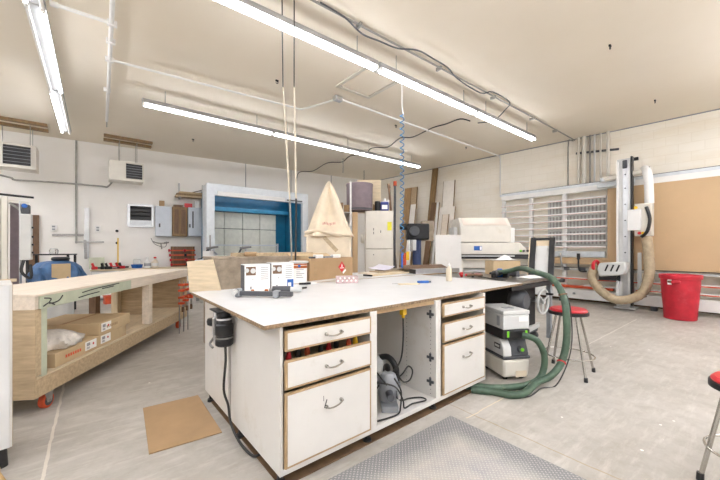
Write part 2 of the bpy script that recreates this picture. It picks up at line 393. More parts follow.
# two drop cords over the island
for k, (a, b, c) in enumerate((((1.64, 3.45, 4.17), (1.69, 3.53, 3.2), (2.02, 3.95, .945)), ((1.77, 3.41, 4.17), (1.79, 3.45, 3.2), (1.995, 3.82, .945)))):
    T = thing('hanging_cable', ('cream hanging cord over the island, the left one of two', 'cream hanging cord over the island, the right one of two')[k], 'cord', (c[0], c[1], .945))
    L0 = Vector(a)-Vector(c); L1 = Vector(b)-Vector(c); q = L1*.45+Vector((.03, .02, 0))
    MB().tube([L0, L0*.6+L1*.4, L1], .007, 8, 3).build('upper_shade', 'cordblack', T)  # black top length paints the lighting's darkening into the cord
    MB().tube([L1, L1*.72+q*.28, q], .0105, 8, 4).build('cord', 'cordcream', T)
    MB().tube([q, q*.5+Vector((.008, .01, 0)), (0, 0, 0)], .012, 8, 4).build('lower_cord', 'cordblack' if k else 'galv', T)  # darker bottom length of the cord
# coiled air hose
xc, yc = at(402, 85, 4.0)[:2]; xc *= 1.03; yc *= 1.03
pts = []
n = 22*12
for i in range(n+1):
    z = 3.6-2.36*(i/n); w = i/n; r = .035-.008*w
    pts.append((xc+r*cos(2*pi*i/12), yc+r*sin(2*pi*i/12), z))
T = thing('air_hose', 'blue coiled air hose hanging from the ceiling behind the island', 'hose', (0, 0, 0))
MB().tube([(xc, yc, CEIL), (xc, yc, 3.75), pts[0]], .008, 6, 4).build('feed_hose', 'white', T)
MB().tube(pts, .0075, 6, 1).build('coil', 'coil', T)
MB().cyl((xc, yc, 1.26), (xc, yc, 1.02), .016, seg=8).build('coupler', 'blue', T)
# ------------------------------------------------------------------ the island
IX, IY, IR = .797, 1.703, radians(1.05)
def il(x, y):                          # island local -> world
    return (IX+x*cos(IR)-y*sin(IR), IY+x*sin(IR)+y*cos(IR))
def li(X, Y):                          # world -> island local
    dx, dy = X-IX, Y-IY
    return (dx*cos(IR)+dy*sin(IR), -dx*sin(IR)+dy*cos(IR))
ZT0, ZT1 = .916, .94
I = thing('workbench_island', 'large white topped workbench island with six drawers and an open bay', 'workbench', (IX, IY, 0), IR)
top = [li(*p) for p in ((.693, 1.674), (3.914, 1.834), (3.913, 3.4), (.698, 3.392))]
MB().prism(top, ZT0, ZT1, 'z', 1, 0).build('worktop', ['melamine2', 'chipedge'], I, bevel=.002)
W2, D1 = 2.15, .80
# carcass panels
def panel(n, x0, x1, y0, y1, z0, z1, m='melamine', bev=.0015): return MB().bb(x0, x1, y0, y1, z0, z1).build(n, m, I, bevel=bev)
panel('side_panel', 0, .019, .0, D1, .08, ZT0)
panel('side_panel', .0, .019, D1+.06, 1.48, .08, ZT0)
panel('divider_panel', .664, .728, .0, D1, .115, ZT0)
panel('divider_panel', 1.385, 1.451, .0, D1, .115, ZT0)
panel('side_panel', W2-.035, W2, .0, D1, .08, ZT0)
panel('bottom_panel', .019, W2-.035, .0, D1, .08, .115)
panel('back_panel', .019, W2, D1, D1+.018, .08, ZT0, 'innerwhite')
panel('back_panel', .019, W2, 1.46, 1.48, .08, ZT0)
panel('side_panel', W2-.02, W2, D1+.018, 1.46, .08, ZT0)
panel('top_rail', .728, 1.385, .02, .06, ZT0-.03, ZT0-.001, 'tanedge')
panel('shade_dirt_sheet', .02, W2-.02, .02, 1.46, .0005, .006, 'basebrown')  # brown sheet paints in contact shade and floor dirt under the island
for x in (.03, .69, 1.42, 2.1):
    for y in (.06, .68, 1.4):
        MB().cyl((x, y, 0), (x, y, .02), .032, .03, 14).cyl((x, y, .02), (x, y, .08), .017, seg=10).build('levelling_foot', 'black', I)
def bow(m, x, z, w=.11):
    m.tube([(x-w/2, -.001, z), (x-w/2, -.026, z-.002), (x-w/4, -.03, z-.008), (x, -.031, z-.009), (x+w/4, -.03, z-.006), (x+w/2, -.026, z+.003), (x+w/2, -.001, z+.003)], .005, 7, 4)
    for s in (-1, 1): m.cyl((x+s*w/2, -.0, z), (x+s*w/2, -.012, z), .011, seg=10)
def drawer(x0, x1, z0, z1, pull=0, sag=0):
    fy = -.019-pull
    m = MB().bb(x0, x1, fy, fy+.019, z0, z1, 1)
    m.bb(x0+.013, x1-.013, fy-.002, fy, z0+.012, z1-.012, 0)
    d = m.build('drawer', ['melamine', 'tanedge'], I, bevel=.001)
    h = min(z1-z0-.04, .2)
    mm = MB()
    a, b, f, k = x0+.02, x1-.02, fy+.02, fy+.62
    mm.bb(a, b, f, k, z0+.02, z0+.03).bb(a, a+.012, f, k, z0+.03, z0+h).bb(b-.012, b, f, k, z0+.03, z0+h).bb(a+.012, b-.012, k-.012, k, z0+.03, z0+h)
    mm.build('drawer_tray', 'innerwhite', d)
    hb = MB(); bow(hb, 0, 0); o = hb.build('handle', 'chrome', d); o.location = ((x0+x1)/2+.005, fy-.002, (z0+z1)/2+(.0 if z1-z0 < .3 else .07))
    if sag: o.rotation_euler.y = sag
for (x0, x1) in ((.022, .654), (1.456, 2.105)):
    drawer(x0, x1, .775, .889, .004)
    drawer(x0, x1, .563, .725, .006, -.06)
    drawer(x0, x1, .125, .542, .004, -.12)
# scuff marks on the big drawer
MB().box((.285, -.0275, .415), (.007, .001, .05), (0, .35, 0)).box((.27, -.0275, .45), (.003, .001, .03)).build('scuff_mark', 'ink', I)
# hinge plates in the open bay
for z in (.80, .44, .24):
    MB().bb(1.376, 1.385, .045, .065, z-.035, z+.035).bb(1.374, 1.385, .02, .09, z-.011, z+.011).build('hinge_plate', 'dgrey', I, bevel=.003)
m = MB()
for i in range(22):
    m.cyl((1.3845, .055, .14+.034*i), (1.3835, .055, .14+.034*i), .0035, seg=6).cyl((1.3845, .32, .14+.034*i), (1.3835, .32, .14+.034*i), .0035, seg=6)
m.build('shelf_pin_holes', 'ink', I)
# tools lying in the left middle drawer
cols = ['redvinyl', 'black', 'orange', 'black', 'redvinyl', 'blackm', 'orange', 'yellow']
names = ['left end', 'second place', 'third place', 'fourth place', 'middle right', 'sixth place', 'seventh place', 'right end']
for i in range(8):
    x, y = il(.09+.074*i, .07+.02*(i % 3))
    T = thing('screwdriver', '%s handled hand tool in gaping drawer, at its %s counted from left' % ({'redvinyl': 'red', 'orange': 'orange', 'yellow': 'yellow'}.get(cols[i], 'black'), names[i]), 'hand tool', (x, y, .61), IR+(.5 if i % 2 else -.25), 'tools in the gaping left drawer')
    MB().lathe([(.010, 0), (.019, .01), (.02, .05), (.015, .07), (.019, .09), (.012, .128), (.004, .13)], seg=10).build('handle', cols[i], T).location = (0, 0, .0)
    MB().cyl((0, 0, -.017), (0, 0, .004), .006, seg=8).build('shaft', 'steel', T)
# extension socket on a hanging cord in the bay
x, y = il(1.1, .1)
T = thing('extension_cord', 'yellow socket on black cord hanging inside the open bay', 'cord', (x, y, .82), IR)
MB().box((0, 0, .045), (.042, .042, .085)).cyl((0, 0, .0), (0, 0, -.02), .014, seg=10).cyl((0, 0, .087), (0, 0, .097), .012, seg=10).build('socket', 'yellow', T, bevel=.008)
MB().tube([(0, 0, -.01), (0, 0, -.2), (-.01, .02, -.36), (-.07, .06, -.46), (-.14, .1, -.52), (-.2, .12, -.6)], .007, 7, 5).build('cord', 'cordblack', T)
# power tools on the bay floor
def sander(label, p, rz, tint):
    x, y = il(*p); T = thing('power_tool', label, 'power tool', (x, y, .116), IR+rz); T.scale = (1.3, 1.3, 1.3)
    MB().bb(-.13, .13, -.05, .05, .0, .035).build('base_plate', 'grey', T, bevel=.006)
    MB().lathe([(.05, 0), (.056, .02), (.056, .12), (.045, .15), (.03, .165)], (-.03, 0, .035), 18).build('motor_housing', tint, T)
    MB().tube([(-.02, 0, .18), (.06, 0, .2), (.12, 0, .15), (.13, 0, .06)], .021, 10, 5).build('handle', 'black', T)
    MB().cyl((-.03, 0, .09), (-.16, 0, .1), .026, .02, 12).build('knob', 'dgrey', T)
    MB().bb(-.10, .04, -.058, -.05, .06, .10).build('side_badge', 'lgrey', T, bevel=.003)
sander('grey power sander with black handle lying front left in the open bay', (1.03, .2), .9, 'grey')
sander('black power sander at the back of the open bay', (.98, .6), 2.2, 'blackm')
sander('light grey router lying nearest the hinges in the open bay', (1.24, .5), -1.4, 'lgrey')
c = thing('cable_tangle', 'tangle of black power cords on floor of the open bay', 'cord', (*il(1.0, .15), .116), IR)
MB().tube([(-.2, -.04, .25), (-.05, -.1, .2), (.02, -.12, .09), (.05, -.11, .012), (.15, -.1, .01), (.28, -.13, .01), (.29, -.07, .01), (.2, -.02, .01), (.06, -.06, .05), (0, -.03, .12), (-.14, 0, .3)], .0062, 7, 6).build('cord', 'cordblack', c)
MB().tube([(-.05, -.1, .26), (0, -.12, .16), (-.02, -.135, .05), (-.05, -.14, .01), (-.15, -.135, .01), (-.24, -.12, .012)], .0062, 7, 6).build('cord', 'cordblack', c)
MB().tube([(.1, .0, .2), (.1, -.05, .25), (.16, -.05, .29), (.21, -.05, .24), (.19, -.04, .17), (.12, -.03, .17), (.06, -.02, .25)], .0062, 7, 6).build('cord', 'cordblack', c)
# router clamped to the left end of the island
T = thing('router', 'black electric router mounted on left end of the island', 'power tool', (.715, 2.43, .66))
MB().lathe([(.05, 0), (.06, .01), (.06, .045), (.056, .05), (.056, .075), (.06, .08), (.06, .15), (.052, .16), (.052, .2), (.04, .21), (.04, .255)], seg=22).build('motor_body', 'black', T)
MB().lathe([(.0615, 0), (.0615, .01)], (0, 0, .055), 22).build('band', 'steel', T)
MB().lathe([(.054, 0), (.054, .012)], (0, 0, .185), 22).build('band', 'lgrey', T)
MB().tube([(-.03, .085, .0), (-.035, .09, .1), (-.03, .09, .25)], .02, 10, 4).bb(-.06, .0, .05, .085, .07, .19).build('depth_bracket', 'alu', T, bevel=.004)
MB().lathe([(.022, 0), (.038, .01), (.042, .035), (.035, .055), (.012, .06)], (-.035, .165, .115), 16).cyl((-.035, .09, .15), (-.035, .16, .15), .014, seg=10).build('side_knob', 'black', T)
MB().tube([(-.04, .13, .03), (-.06, .14, -.01), (-.05, .1, -.03)], .009, 7, 4).build('lock_lever', 'steel', T)
MB().bb(-.07, .065, -.07, .12, .243, .255).build('base_plate', 'blackm', T, bevel=.004)
MB().tube([(0, -.02, .005), (.0, -.03, -.1), (-.01, -.02, -.3), (.02, -.02, -.42), (.025, -.05, -.52), (.03, -.15, -.58), (.05, -.26, -.625), (.09, -.35, -.648), (.2, -.3, -.652)], .0085, 7, 5).build('cord', 'cordblack', T)
MB().bb(.095, .115, -.035, -.015, -.5, -.4).build('cord_holder', 'blackm', T)
# ------------------------------------------------------------------ things on the island top
z0 = .9405
def carton(label, x, y, rz, w, d, h, pic):
    T = thing('tile_carton', label, 'carton', (x, y, z0), rz, 'white cartons on the island')
    MB().bb(0, w, 0, d, 0, h).build('body', 'label', T, bevel=.002)
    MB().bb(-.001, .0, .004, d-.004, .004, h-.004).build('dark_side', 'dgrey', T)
    m = MB().bb(.012, .1, -.0015, 0, h*.62, h*.93); m.build('picture', 'walnut', T)
    MB().cyl((.075, -.0012, h*.78), (.075, -.003, h*.78), .024, seg=16).cyl((.02, -.0012, h*.8), (.02, -.003, h*.8), .02, seg=16).build('picture_disc', 'lgrey', T)
    m = MB()
    for i in range(7): m.bb(w*.62, w*.92, -.0012, 0, h*(.88-.07*i), h*(.88-.07*i)+.006)
    m.bb(w*.2, w*.27, -.0012, 0, h*.12, h*.22).bb(w*.3, w*.33, -.0012, 0, h*.45, h*.5)
    m.build('printing', 'inkgrey', T)
    if pic: MB().bb(w*.7, w*.99, -.0015, 0, h*.05, h*.4).build('blue_panel', 'blue', T); MB().bb(w*.74, w*.88, -.003, -.0015, h*.1, h*.28).build('badge', 'label', T)
    MB().bb(.004, w-.004, .01, d-.01, h, h+.003).build('flap', 'lgrey', T)
carton('white picture carton with dark left side on island, left of a pair', 1.06, 3.0, -.12, .235, .16, .255, 0)
carton('white carton with blue corner on island, right of a pair', 1.3, 2.96, -.1, .22, .16, .265, 1)
T = thing('bar_clamp', 'dark grey bar clamp lying in front of the white cartons', 'clamp', (1.1, 2.64, z0), -.99+.18)
MB().bb(-.22, .24, -.022, .022, .012, .05).build('bar', 'dgrey', T, bevel=.005)
MB().bb(-.25, -.21, -.03, .03, 0, .07).build('end_jaw', 'grey', T, bevel=.008)
MB().bb(.08, .13, -.035, .03, 0, .06).build('sliding_jaw', 'grey', T, bevel=.008)
MB().cyl((-.24, -.02, .045), (-.24, -.06, .045), .02, seg=14).build('screw_knob', 'lgrey', T)
T = thing('cylinder_roller', 'dark grey rubber roller on bar clamp side of white cartons', 'roller', (1.33, 2.76, z0+.034), -.6)
MB().cyl((-.1, 0, 0), (.06, 0, 0), .033, seg=18).build('roller', 'dgrey', T); MB().cyl((.06, 0, 0), (.16, 0, 0), .025, seg=14).build('sleeve', 'lgrey', T)
MB().cyl((-.13, 0, 0), (-.1, 0, 0), .012, seg=10).build('axle', 'steel', T)
for k, (x, y, l, r) in enumerate(((1.07, 2.83, 'brass coloured fitting nearest the clamp end on the island', .02), (1.17, 2.77, 'brass coloured fitting between cartons and bar clamp', .024))):
    single('brass_fitting', l, 'fitting', MB().lathe([(r, 0), (r*1.2, .004), (r*1.2, .02), (r*.7, .024), (r*.7, .045), (r*.4, .05)], seg=6+k*4), 'copper', (x, y, z0))
def pen(name, label, u, v, rz, L, r, a, b):
    x, y, z = at(u, v, z0); T = thing(name, label, 'pen', (x, y, z0+r), rz)
    MB().cyl((-L/2, 0, 0), (L*.15, 0, 0), r, seg=10).build('barrel', a, T); MB().cyl((L*.15, 0, 0), (L/2, 0, 0), r*1.1, r*.8, 10).build('cap', b, T)
pen('marker_pen', 'black marker pen lying before the paint can', 300, 289.5, .25, .17, .011, 'black', 'black')
pen('marker_pen', 'black and white marker lying before the brown box', 308, 284.5, -.35, .2, .012, 'blackm', 'white')
x, y, _ = at(347, 283, z0)
T = thing('printed_packet', 'small pink and white printed packet on the island', 'packet', (x, y, z0), -.45)
MB().bb(-.13, .13, -.03, .03, 0, .085).build('packet', 'pink', T, bevel=.006)
m = MB()
for i in range(9): m.box((-.11+.026*i, -.0305, .03+.03*(i % 2)), (.016, .001, .02), (0, .5*(-1)**i, 0))
m.build('printing', 'label', T)
T = thing('utility_knife', 'blue handled knife with long thin blade on the island', 'knife', (*at(423, 283, z0)[:2], z0+.013), -.42)
MB().bb(-.07, .07, -.017, .017, -.013, .014).build('handle', 'blue', T, bevel=.006)
MB().bb(-.38, -.07, -.006, .006, -.013, -.010).build('blade', 'steel', T)
MB().bb(.07, .1, -.008, .008, -.009, .009).build('end_cap', 'dgrey', T)
single('wood_block', 'thin pale wood block beside the blue handled knife', 'block', MB().bb(-.12, .12, -.035, .035, 0, .012), 'ply', (*at(409, 284.5, z0)[:2], z0), -.42, .002)
T = thing('glue_bottle', 'white squeeze bottle half full of glue on the island', 'bottle', (*at(449, 281, z0)[:2], z0))
MB().lathe([(.03, 0), (.036, .005), (.037, .12), (.034, .15), (.017, .172), (.014, .185)], seg=24).build('bottle', 'clear', T)
MB().lathe([(.034, .002), (.0345, .06), (.0005, .061)], seg=20).build('glue', 'canvas', T)
MB().lathe([(.017, .185), (.017, .2), (.008, .206), (.005, .225), (.002, .226)], seg=16).build('cap', 'white', T)
# ------------------------------------------------------------------ table behind the island
T = thing('outfeed_table', 'white topped table close behind the island', 'table', (1.75, 3.46, 0))
MB().bb(0, 3.2, 0, .92, .91, .938, 0).build('tabletop', 'melamine2', T, bevel=.002)
MB().bb(0, 3.2, -.012, .0, .905, .938).build('front_edge', 'tanedge', T)
for x in (.06, 3.14):
    for y in (.06, .86): MB().bb(x-.04, x+.04, y-.04, y+.04, 0, .91).build('leg', 'pine', T)
MB().bb(.1, 3.1, .04, .07, .8, .91).build('apron', 'pine', T)
zt = .9385
T = thing('paint_can', 'round paint can with copper band and white label', 'can', (1.93, 3.6, zt))
MB().lathe([(.1, 0), (.103, .004), (.1, .01), (.1, .2), (.103, .205), (.1, .21)], seg=32).build('label_wrap', 'label', T)
MB().lathe([(.1012, .17), (.1012, .225)], seg=32).build('copper_band', 'copper', T)
MB().lathe([(.1, .225), (.105, .23), (.118, .236), (.118, .25), (.1, .255), (.05, .256)], seg=32).build('lid', 'lgrey', T)
m = MB()
for i, (z, w) in enumerate(((.15, .9), (.125, .5), (.105, 1.0), (.085, .7), (.06, .85))):
    a0 = -2.35; n = 8
    m.grid(lambda s, q: (.1016*cos(a0+w*s), .1016*sin(a0+w*s), z+.008*q), n, 1)
m.build('printing', 'inkgrey', T)
MB().box((.1017*cos(-2.0), .1017*sin(-2.0), .198), (.03, .003, .03), (0, 0, -2.0+pi/2)).build('emblem', 'blue', T)
T = thing('cardboard_box', 'open brown cardboard box with red diamond mark behind the island', 'box', (2.08, 3.6, zt), .25)
w, d, h = .86, .36, .28
m = MB().bb(0, w, 0, d, 0, .006).bb(0, w, 0, .006, .006, h).bb(0, w, d-.006, d, .006, h).bb(0, .006, .006, d-.006, .006, h).bb(w-.006, w, .006, d-.006, .006, h)
m.build('body', 'card', T, bevel=.0015)
MB().box((.02, d/2, h-.03), (.006, d*.9, .14), (0, -.5, 0)).build('flap', 'card2', T)
MB().box((w/2, d+.05, h+.02), (w*.9, .005, .12), (-1.0, 0, 0)).build('flap', 'card2', T)
a = .075; MB().prism([(.62-a, .15), (.62, .15-a), (.62+a, .15), (.62, .15+a)], -.0015, 0, 'y').build('red_diamond', 'red', T)
MB().prism([(.62-.014, .15), (.62, .15+.045), (.62+.014, .15)], -.003, -.0015, 'y').bb(.58, .66, -.003, -.0015, .13, .14).build('diamond_symbol', 'label', T)
MB().box((.67, -.003, .085), (.075, .002, .028), (0, -.6, 0)).build('tape', 'label', T)
m = MB()
for i in range(5): m.box((.1+.006*(i % 2), -.001, .07+.03*i), (.06, .001, .012))
m.build('printing', 'tanedge', T)
for k, (dx, l, mm, s) in enumerate(((.12, 'grey hardware packet sticking out of the brown box, leftmost', 'dgrey', (.12, .08, .3)), (.27, 'white card poking out of brown box, second from left', 'label', (.14, .05, .325)), (.45, 'grey packet poking out of brown box, third from left', 'grey', (.16, .06, .3)), (.62, 'white packet poking out of brown box near diamond mark', 'label', (.16, .05, .32)))):
    x, y = 2.08+dx*cos(.25)-.1*sin(.25), 3.6+dx*sin(.25)+.12*cos(.25)
    single('packet', l, 'packet', MB().bb(-s[0]/2, s[0]/2, -s[1]/2, s[1]/2, .0, s[2]-.008).box((0, -s[1]/2-.002, s[2]*.95), (s[0]*.4, .003, .014)), mm, (x, y, zt+.007), .25, .004)
# lumber at the right end of the table
def board(label, p, q, w, h, z, m, name='board', tilt=0, cap=None):
    p, q = Vector((*p, 0)), Vector((*q, 0)); d = q-p; rz = atan2(d.y, d.x)
    T = MB().bb(0, d.length, -w/2, w/2, 0, h)
    if cap:
        R = thing(name, label, 'board', (p.x, p.y, z), rz); T.build('plank', m, R, bevel=.002)
        MB().bb(-.03, .0, -w/2-.002, w/2+.002, -.0, h+.002).build('end_cap', cap, R, bevel=.003); return R
    o = single(name, label, 'board', T, m, (p.x, p.y, z), rz, .002); o.rotation_euler.y = tilt; return o
board('pale plank with black end lying on table behind the island', (3.12, 3.7), (4.4, 3.86), .16, .022, zt, 'ply', cap='black')
board('wide pale plywood strip lying behind the black ended plank', (3.3, 4.05), (4.8, 4.12), .24, .018, zt, 'plypink')
board('brown thin board on top of the pale plywood strip', (3.5, 4.02), (4.45, 4.1), .2, .02, zt+.019, 'plydark')
board('grey stained board topmost on the lumber pile behind the island', (3.6, 4.0), (4.4, 4.12), .18, .016, zt+.04, 'greyboard')
x, y = 3.72, 4.07
single('paper_sheet', 'curled lilac white sheets of paper on the lumber pile', 'paper', MB().grid(lambda u, v: ((u-.5)*.42, (v-.5)*.3, .004+.09*max(0, u-.35)**1.6+.03*v*v), 10, 6), 'papera', (x, y, zt+.056), .4, solid=.002)
T = thing('aluminium_channel', 'aluminium box channel with black open end on the tables', 'channel', (3.98, 3.62, zt), -.22)
m = MB().bb(0, .9, -.085, .085, .0, .006).bb(0, .9, -.085, .085, .064, .07).bb(0, .9, -.085, -.079, .006, .064).bb(0, .9, .079, .085, .006, .064); m.build('channel', 'alu', T)
MB().bb(-.004, .0, -.085, .085, 0, .07).bb(.0, .08, -.078, .078, .007, .063).build('end_cap', 'black', T)
o = single('tilted_panel', 'dark stained plywood plate tilted on aluminium channel', 'board', MB().prism([(-.35, -.2), (.5, -.12), (.58, .2), (-.3, .16)], 0, .014, 'z'), ['brownplate'], (4.35, 3.82, zt+.078), -.35); o.rotation_euler.x = .12
# ------------------------------------------------------------------ table saw at the island's right end
T = thing('table_saw', 'table saw with grey iron top at right end of the island', 'table saw', (3.98, 1.97, 0))
MB().prism([(0, 0), (1.42, .06), (1.42, 1.42), (0, 1.42)], .885, .925, 'z').build('saw_table', 'castiron', T, bevel=.004)
MB().bb(.0, 1.45, .03, .09, .82, .875).build('fence_rail', 'blackm', T, bevel=.004)
MB().prism([(.42, .28), (1.22, .28), (1.22, 1.0), (.42, 1.0)], .14, .883, 'z').build('cabinet', 'blackm', T, bevel=.01)
m = MB().lathe([(.18, 0), (.2, .05), (.15, .14), (.1, .18)], (0, 0, 0), 20)
o = m.build('motor_cover', 'dgrey', T); o.location = (.55, .28, .63); o.rotation_euler = (pi/2, 0, 0)
m = MB().torus((0, 0, 0), .17, .016, (0, 1, 0), 28, 8)
for k in range(3):
    a = k*2*pi/3+.4; m.cyl((0, 0, 0), (.16*cos(a), 0, .16*sin(a)), .012, seg=8)
m.cyl((0, .1, 0), (0, -.02, 0), .03, seg=12)
w = m.build('handwheel', 'lgrey', T); w.location = (.93, .05, .6)
MB().cyl((.1, 0, .1), (.1, -.09, .1), .015, seg=10).build('crank_handle', 'black', w)
MB().cyl((.93, .28, .6), (.93, .09, .6), .02, seg=10).build('wheel_shaft', 'steel', T)
for x, y in ((1.36, .14), (1.36, 1.32), (.08, 1.32)): MB().bb(x-.03, x+.03, y-.03, y+.03, 0, .884).build('leg', 'grey', T)
MB().bar((.4, .2, .17), (1.36, .3, .17), .05, .07).build('base_rail', 'lgrey', T)
MB().bb(.40, 1.25, .26, 1.02, .10, .14).build('mobile_base', 'dgrey', T)
for x, y in ((.5, .3), (1.15, .27), (.5, .95), (1.15, .95)):
    MB().cyl((x-.02, y, .055), (x+.02, y, .055), .055, seg=20).build('castor', 'dgrey', T)
T2 = MB().cyl((1.45, .06, .85), (1.55, .04, .86), .022, seg=12).lathe([(.02, 0), (.032, .01), (.034, .05), (.02, .06)], (1.58, .035, .83), 14).build('fence_handle', 'black', T)
zs = .9255
single('cardboard_box', 'small plain cardboard box standing on the table saw', 'box', MB().bb(-.22, .22, -.15, .15, 0, .22).bb(-.22, .22, -.01, .01, .22, .222), 'card2', (5.16, 2.75, zs), -.6, .003)
single('cloth', 'crumpled white rag on top of the small cardboard box', 'rag', MB().grid(lambda u, v: ((u-.5)*.36, (v-.5)*.24, .004+.075*exp(-((u-.6)**2+(v-.5)**2)*14)+.014*noise.noise((u*7, v*7, 3))+.01), 18, 14), 'white', (5.15, 2.74, zs+.222), -.6, solid=.004)
# black framed board leaning on the saw
T = thing('framed_board', 'white board in thick black frame leaning above the table saw', 'frame', (5.17, 2.16, zs), -1.3)
w, h = .33, .62
def tiltb(m): return m
R = Matrix.Rotation(-.22, 4, 'X')
def leanb(x0, x1, y0, y1, z0, z1, n, mm):
    o = MB().bb(x0, x1, y0, y1, z0, z1).build(n, mm, T, bevel=.004); o.rotation_euler.x = -.38; return o
leanb(-w/2, -w/2+.075, -.03, .03, 0, h, 'frame_side', 'black'); leanb(w/2-.075, w/2, -.03, .03, 0, h, 'frame_side', 'black')
leanb(-w/2+.075, w/2-.075, -.02, .03, h-.035, h-.002, 'frame_top', 'black'); leanb(-w/2+.075, w/2-.075, .0, .012, .0, h-.035, 'board', 'lgrey')
leanb(-w/2+.076, w/2-.076, -.008, -.001, h-.13, h-.04, 'tan_strip', 'ply'); leanb(-w/2-.014, -w/2-.001, -.03, .03, 0, h, 'wood_edge', 'pine')
# tools on the saw
def jig(label, x, y, rz, a, b):
    T = thing('orbital_tool', label, 'power tool', (x, y, zs), rz)
    MB().cyl((-.2, 0, .06), (.02, 0, .06), .042, .048, 16).build('body', a, T)
    MB().lathe([(.05, 0), (.055, .02), (.05, .09), (.03, .12)], (.06, 0, 0), 18).build('head', b, T)
    MB().bb(-.2, -.16, -.04, .04, 0, .06).build('rear_foot', 'black', T, bevel=.006)
    MB().cyl((-.2, 0, .07), (-.3, .02, .07), .02, .016, 12).build('hose_port', 'black', T)
jig('dark blue sanding tool lying on the table saw', 4.62, 2.52, .2, 'dgrey', 'blue')
jig('black sanding tool with pale badge on table saw under the hose', 4.78, 2.38, -.1, 'black', 'dgrey')
T = thing('spring_clamp', 'dark red spring clamp lying on table saw edge', 'clamp', (4.3, 2.72, zs), -.5)
for s in (-1, 1): MB().tube([(-.12, s*.03, .03), (-.03, s*.015, .035), (.05, s*.035, .03), (.12, s*.01, .03)], .018, 8, 4).build('jaw', 'redvinyl' if s > 0 else 'walnut', T)
MB().cyl((-.02, 0, .0), (-.02, 0, .06), .018, seg=12).build('pivot', 'black', T)
T = thing('spring_clamp', 'small crimson clamp nearest the glue bottle on the saw', 'clamp', (4.2, 2.86, zs), .6)
MB().tube([(-.06, 0, .02), (0, .02, .05), (.06, 0, .02)], .02, 8, 4).build('jaw', 'red', T); MB().cyl((0, 0, 0), (0, 0, .07), .02, seg=12).build('knob', 'red', T)
single('paper_sheet', 'white paper lying on the table saw near black frame', 'paper', MB().grid(lambda u, v: ((u-.5)*.4, (v-.5)*.28, .003+.02*u*u), 8, 4), 'label', (4.92, 2.2, zs), -.2, solid=.002)
single('steel_rule', 'dark steel straightedge on table saw next to the glue bottle', 'ruler', MB().bb(-.28, .28, -.03, .03, 0, .006), 'blackm', (4.3, 2.45, zs), 1.1)
# ------------------------------------------------------------------ vacuum with toolbox and hose
T = thing('shop_vacuum', 'grey and black shop vacuum standing right of the island', 'vacuum', (3.22, 1.70, 0), radians(-28))
vw, vd = .285, .44
def rbox(x0, x1, y0, y1, z0, z1, tap=0):
    m = MB(); r0 = [(x0, y0), (x1, y0), (x1, y1), (x0, y1)]
    vs = [Vector((x, y, z0)) for x, y in r0]+[Vector((x+(tap if x == x0 else -tap), y+(tap if y == y0 else -tap), z1)) for x, y in r0]
    m.add(vs, [(3, 2, 1, 0), (4, 5, 6, 7), (0, 1, 5, 4), (1, 2, 6, 5), (2, 3, 7, 6), (3, 0, 4, 7)]); return m
rbox(.0, vw, .0, vd, .035, .22, -.008).build('dust_tub', 'offwhite', T, bevel=.025)
rbox(-.01, vw+.01, -.01, vd+.01, .221, .25).build('gasket_band', 'dgrey', T, bevel=.008)
m = MB().prism([(-.01, .25), (.0, .34), (.06, .42), (.44, .42), (.45, .25)], -.006, vw*.30, 'x'); m.build('side_cover', 'lgrey', T, bevel=.012)
m = MB().prism([(.0, .25), (.06, .42), (.44, .42), (.44, .25)], vw*.30+.001, vw+.004, 'x'); m.build('motor_head', 'dgrey', T, bevel=.012)
MB().box((-.008, .1, .34), (.004, .1, .05)).build('side_badge', 'black', T)
m = MB()
for i in range(4): m.box((-.0105, .07+.02*i, .34), (.002, .011, .022))
m.build('badge_lettering', 'label', T)
MB().cyl((.2, .02, .31), (.2, -.01, .315), .035, seg=20).build('dial', 'dgrey', T); MB().cyl((.2, -.01, .315), (.2, -.02, .316), .018, seg=14).build('dial_knob', 'lime', T)
rbox(-.012, vw+.012, -.005, vd+.01, .421, .52).build('hose_garage', 'black', T, bevel=.014)
for x in (.03, vw-.05): MB().bb(x, x+.024, -.014, -.006, .445, .51).build('latch', 'lime', T, bevel=.004)
for x in (.05, vw-.05):
    for y in (.06, vd-.06): MB().cyl((x-.015, y, .028), (x+.015, y, .028), .028, seg=16).build('castor', 'black', T)
B(.13, .25, -.012, -.004, .04, .1).build('tub_sticker', 'canvas', T)
sx, sy = 3.22, 1.70
T = thing('tool_case', 'light grey tool case stacked on the shop vacuum', 'case', (sx, sy, .521), radians(-28))
MB().bb(-.006, vw+.006, .0, vd, 0, .148).build('body', 'lgrey', T, bevel=.01)
MB().bb(-.009, vw+.009, -.003, vd+.003, .150, .192).build('lid', 'lgrey', T, bevel=.008)
MB().bb(.10, .20, .12, .2, .192, .197).build('lid_inset', 'grey', T)
MB().bb(.17, .27, -.002, .0, .08, .13).build('label_card', 'label', T)
m = MB()
for y in (.06, .36): m.bb(-.009, -.006, y, y+.05, .03, .13)
m.build('side_ribs', 'grey', T, bevel=.001)
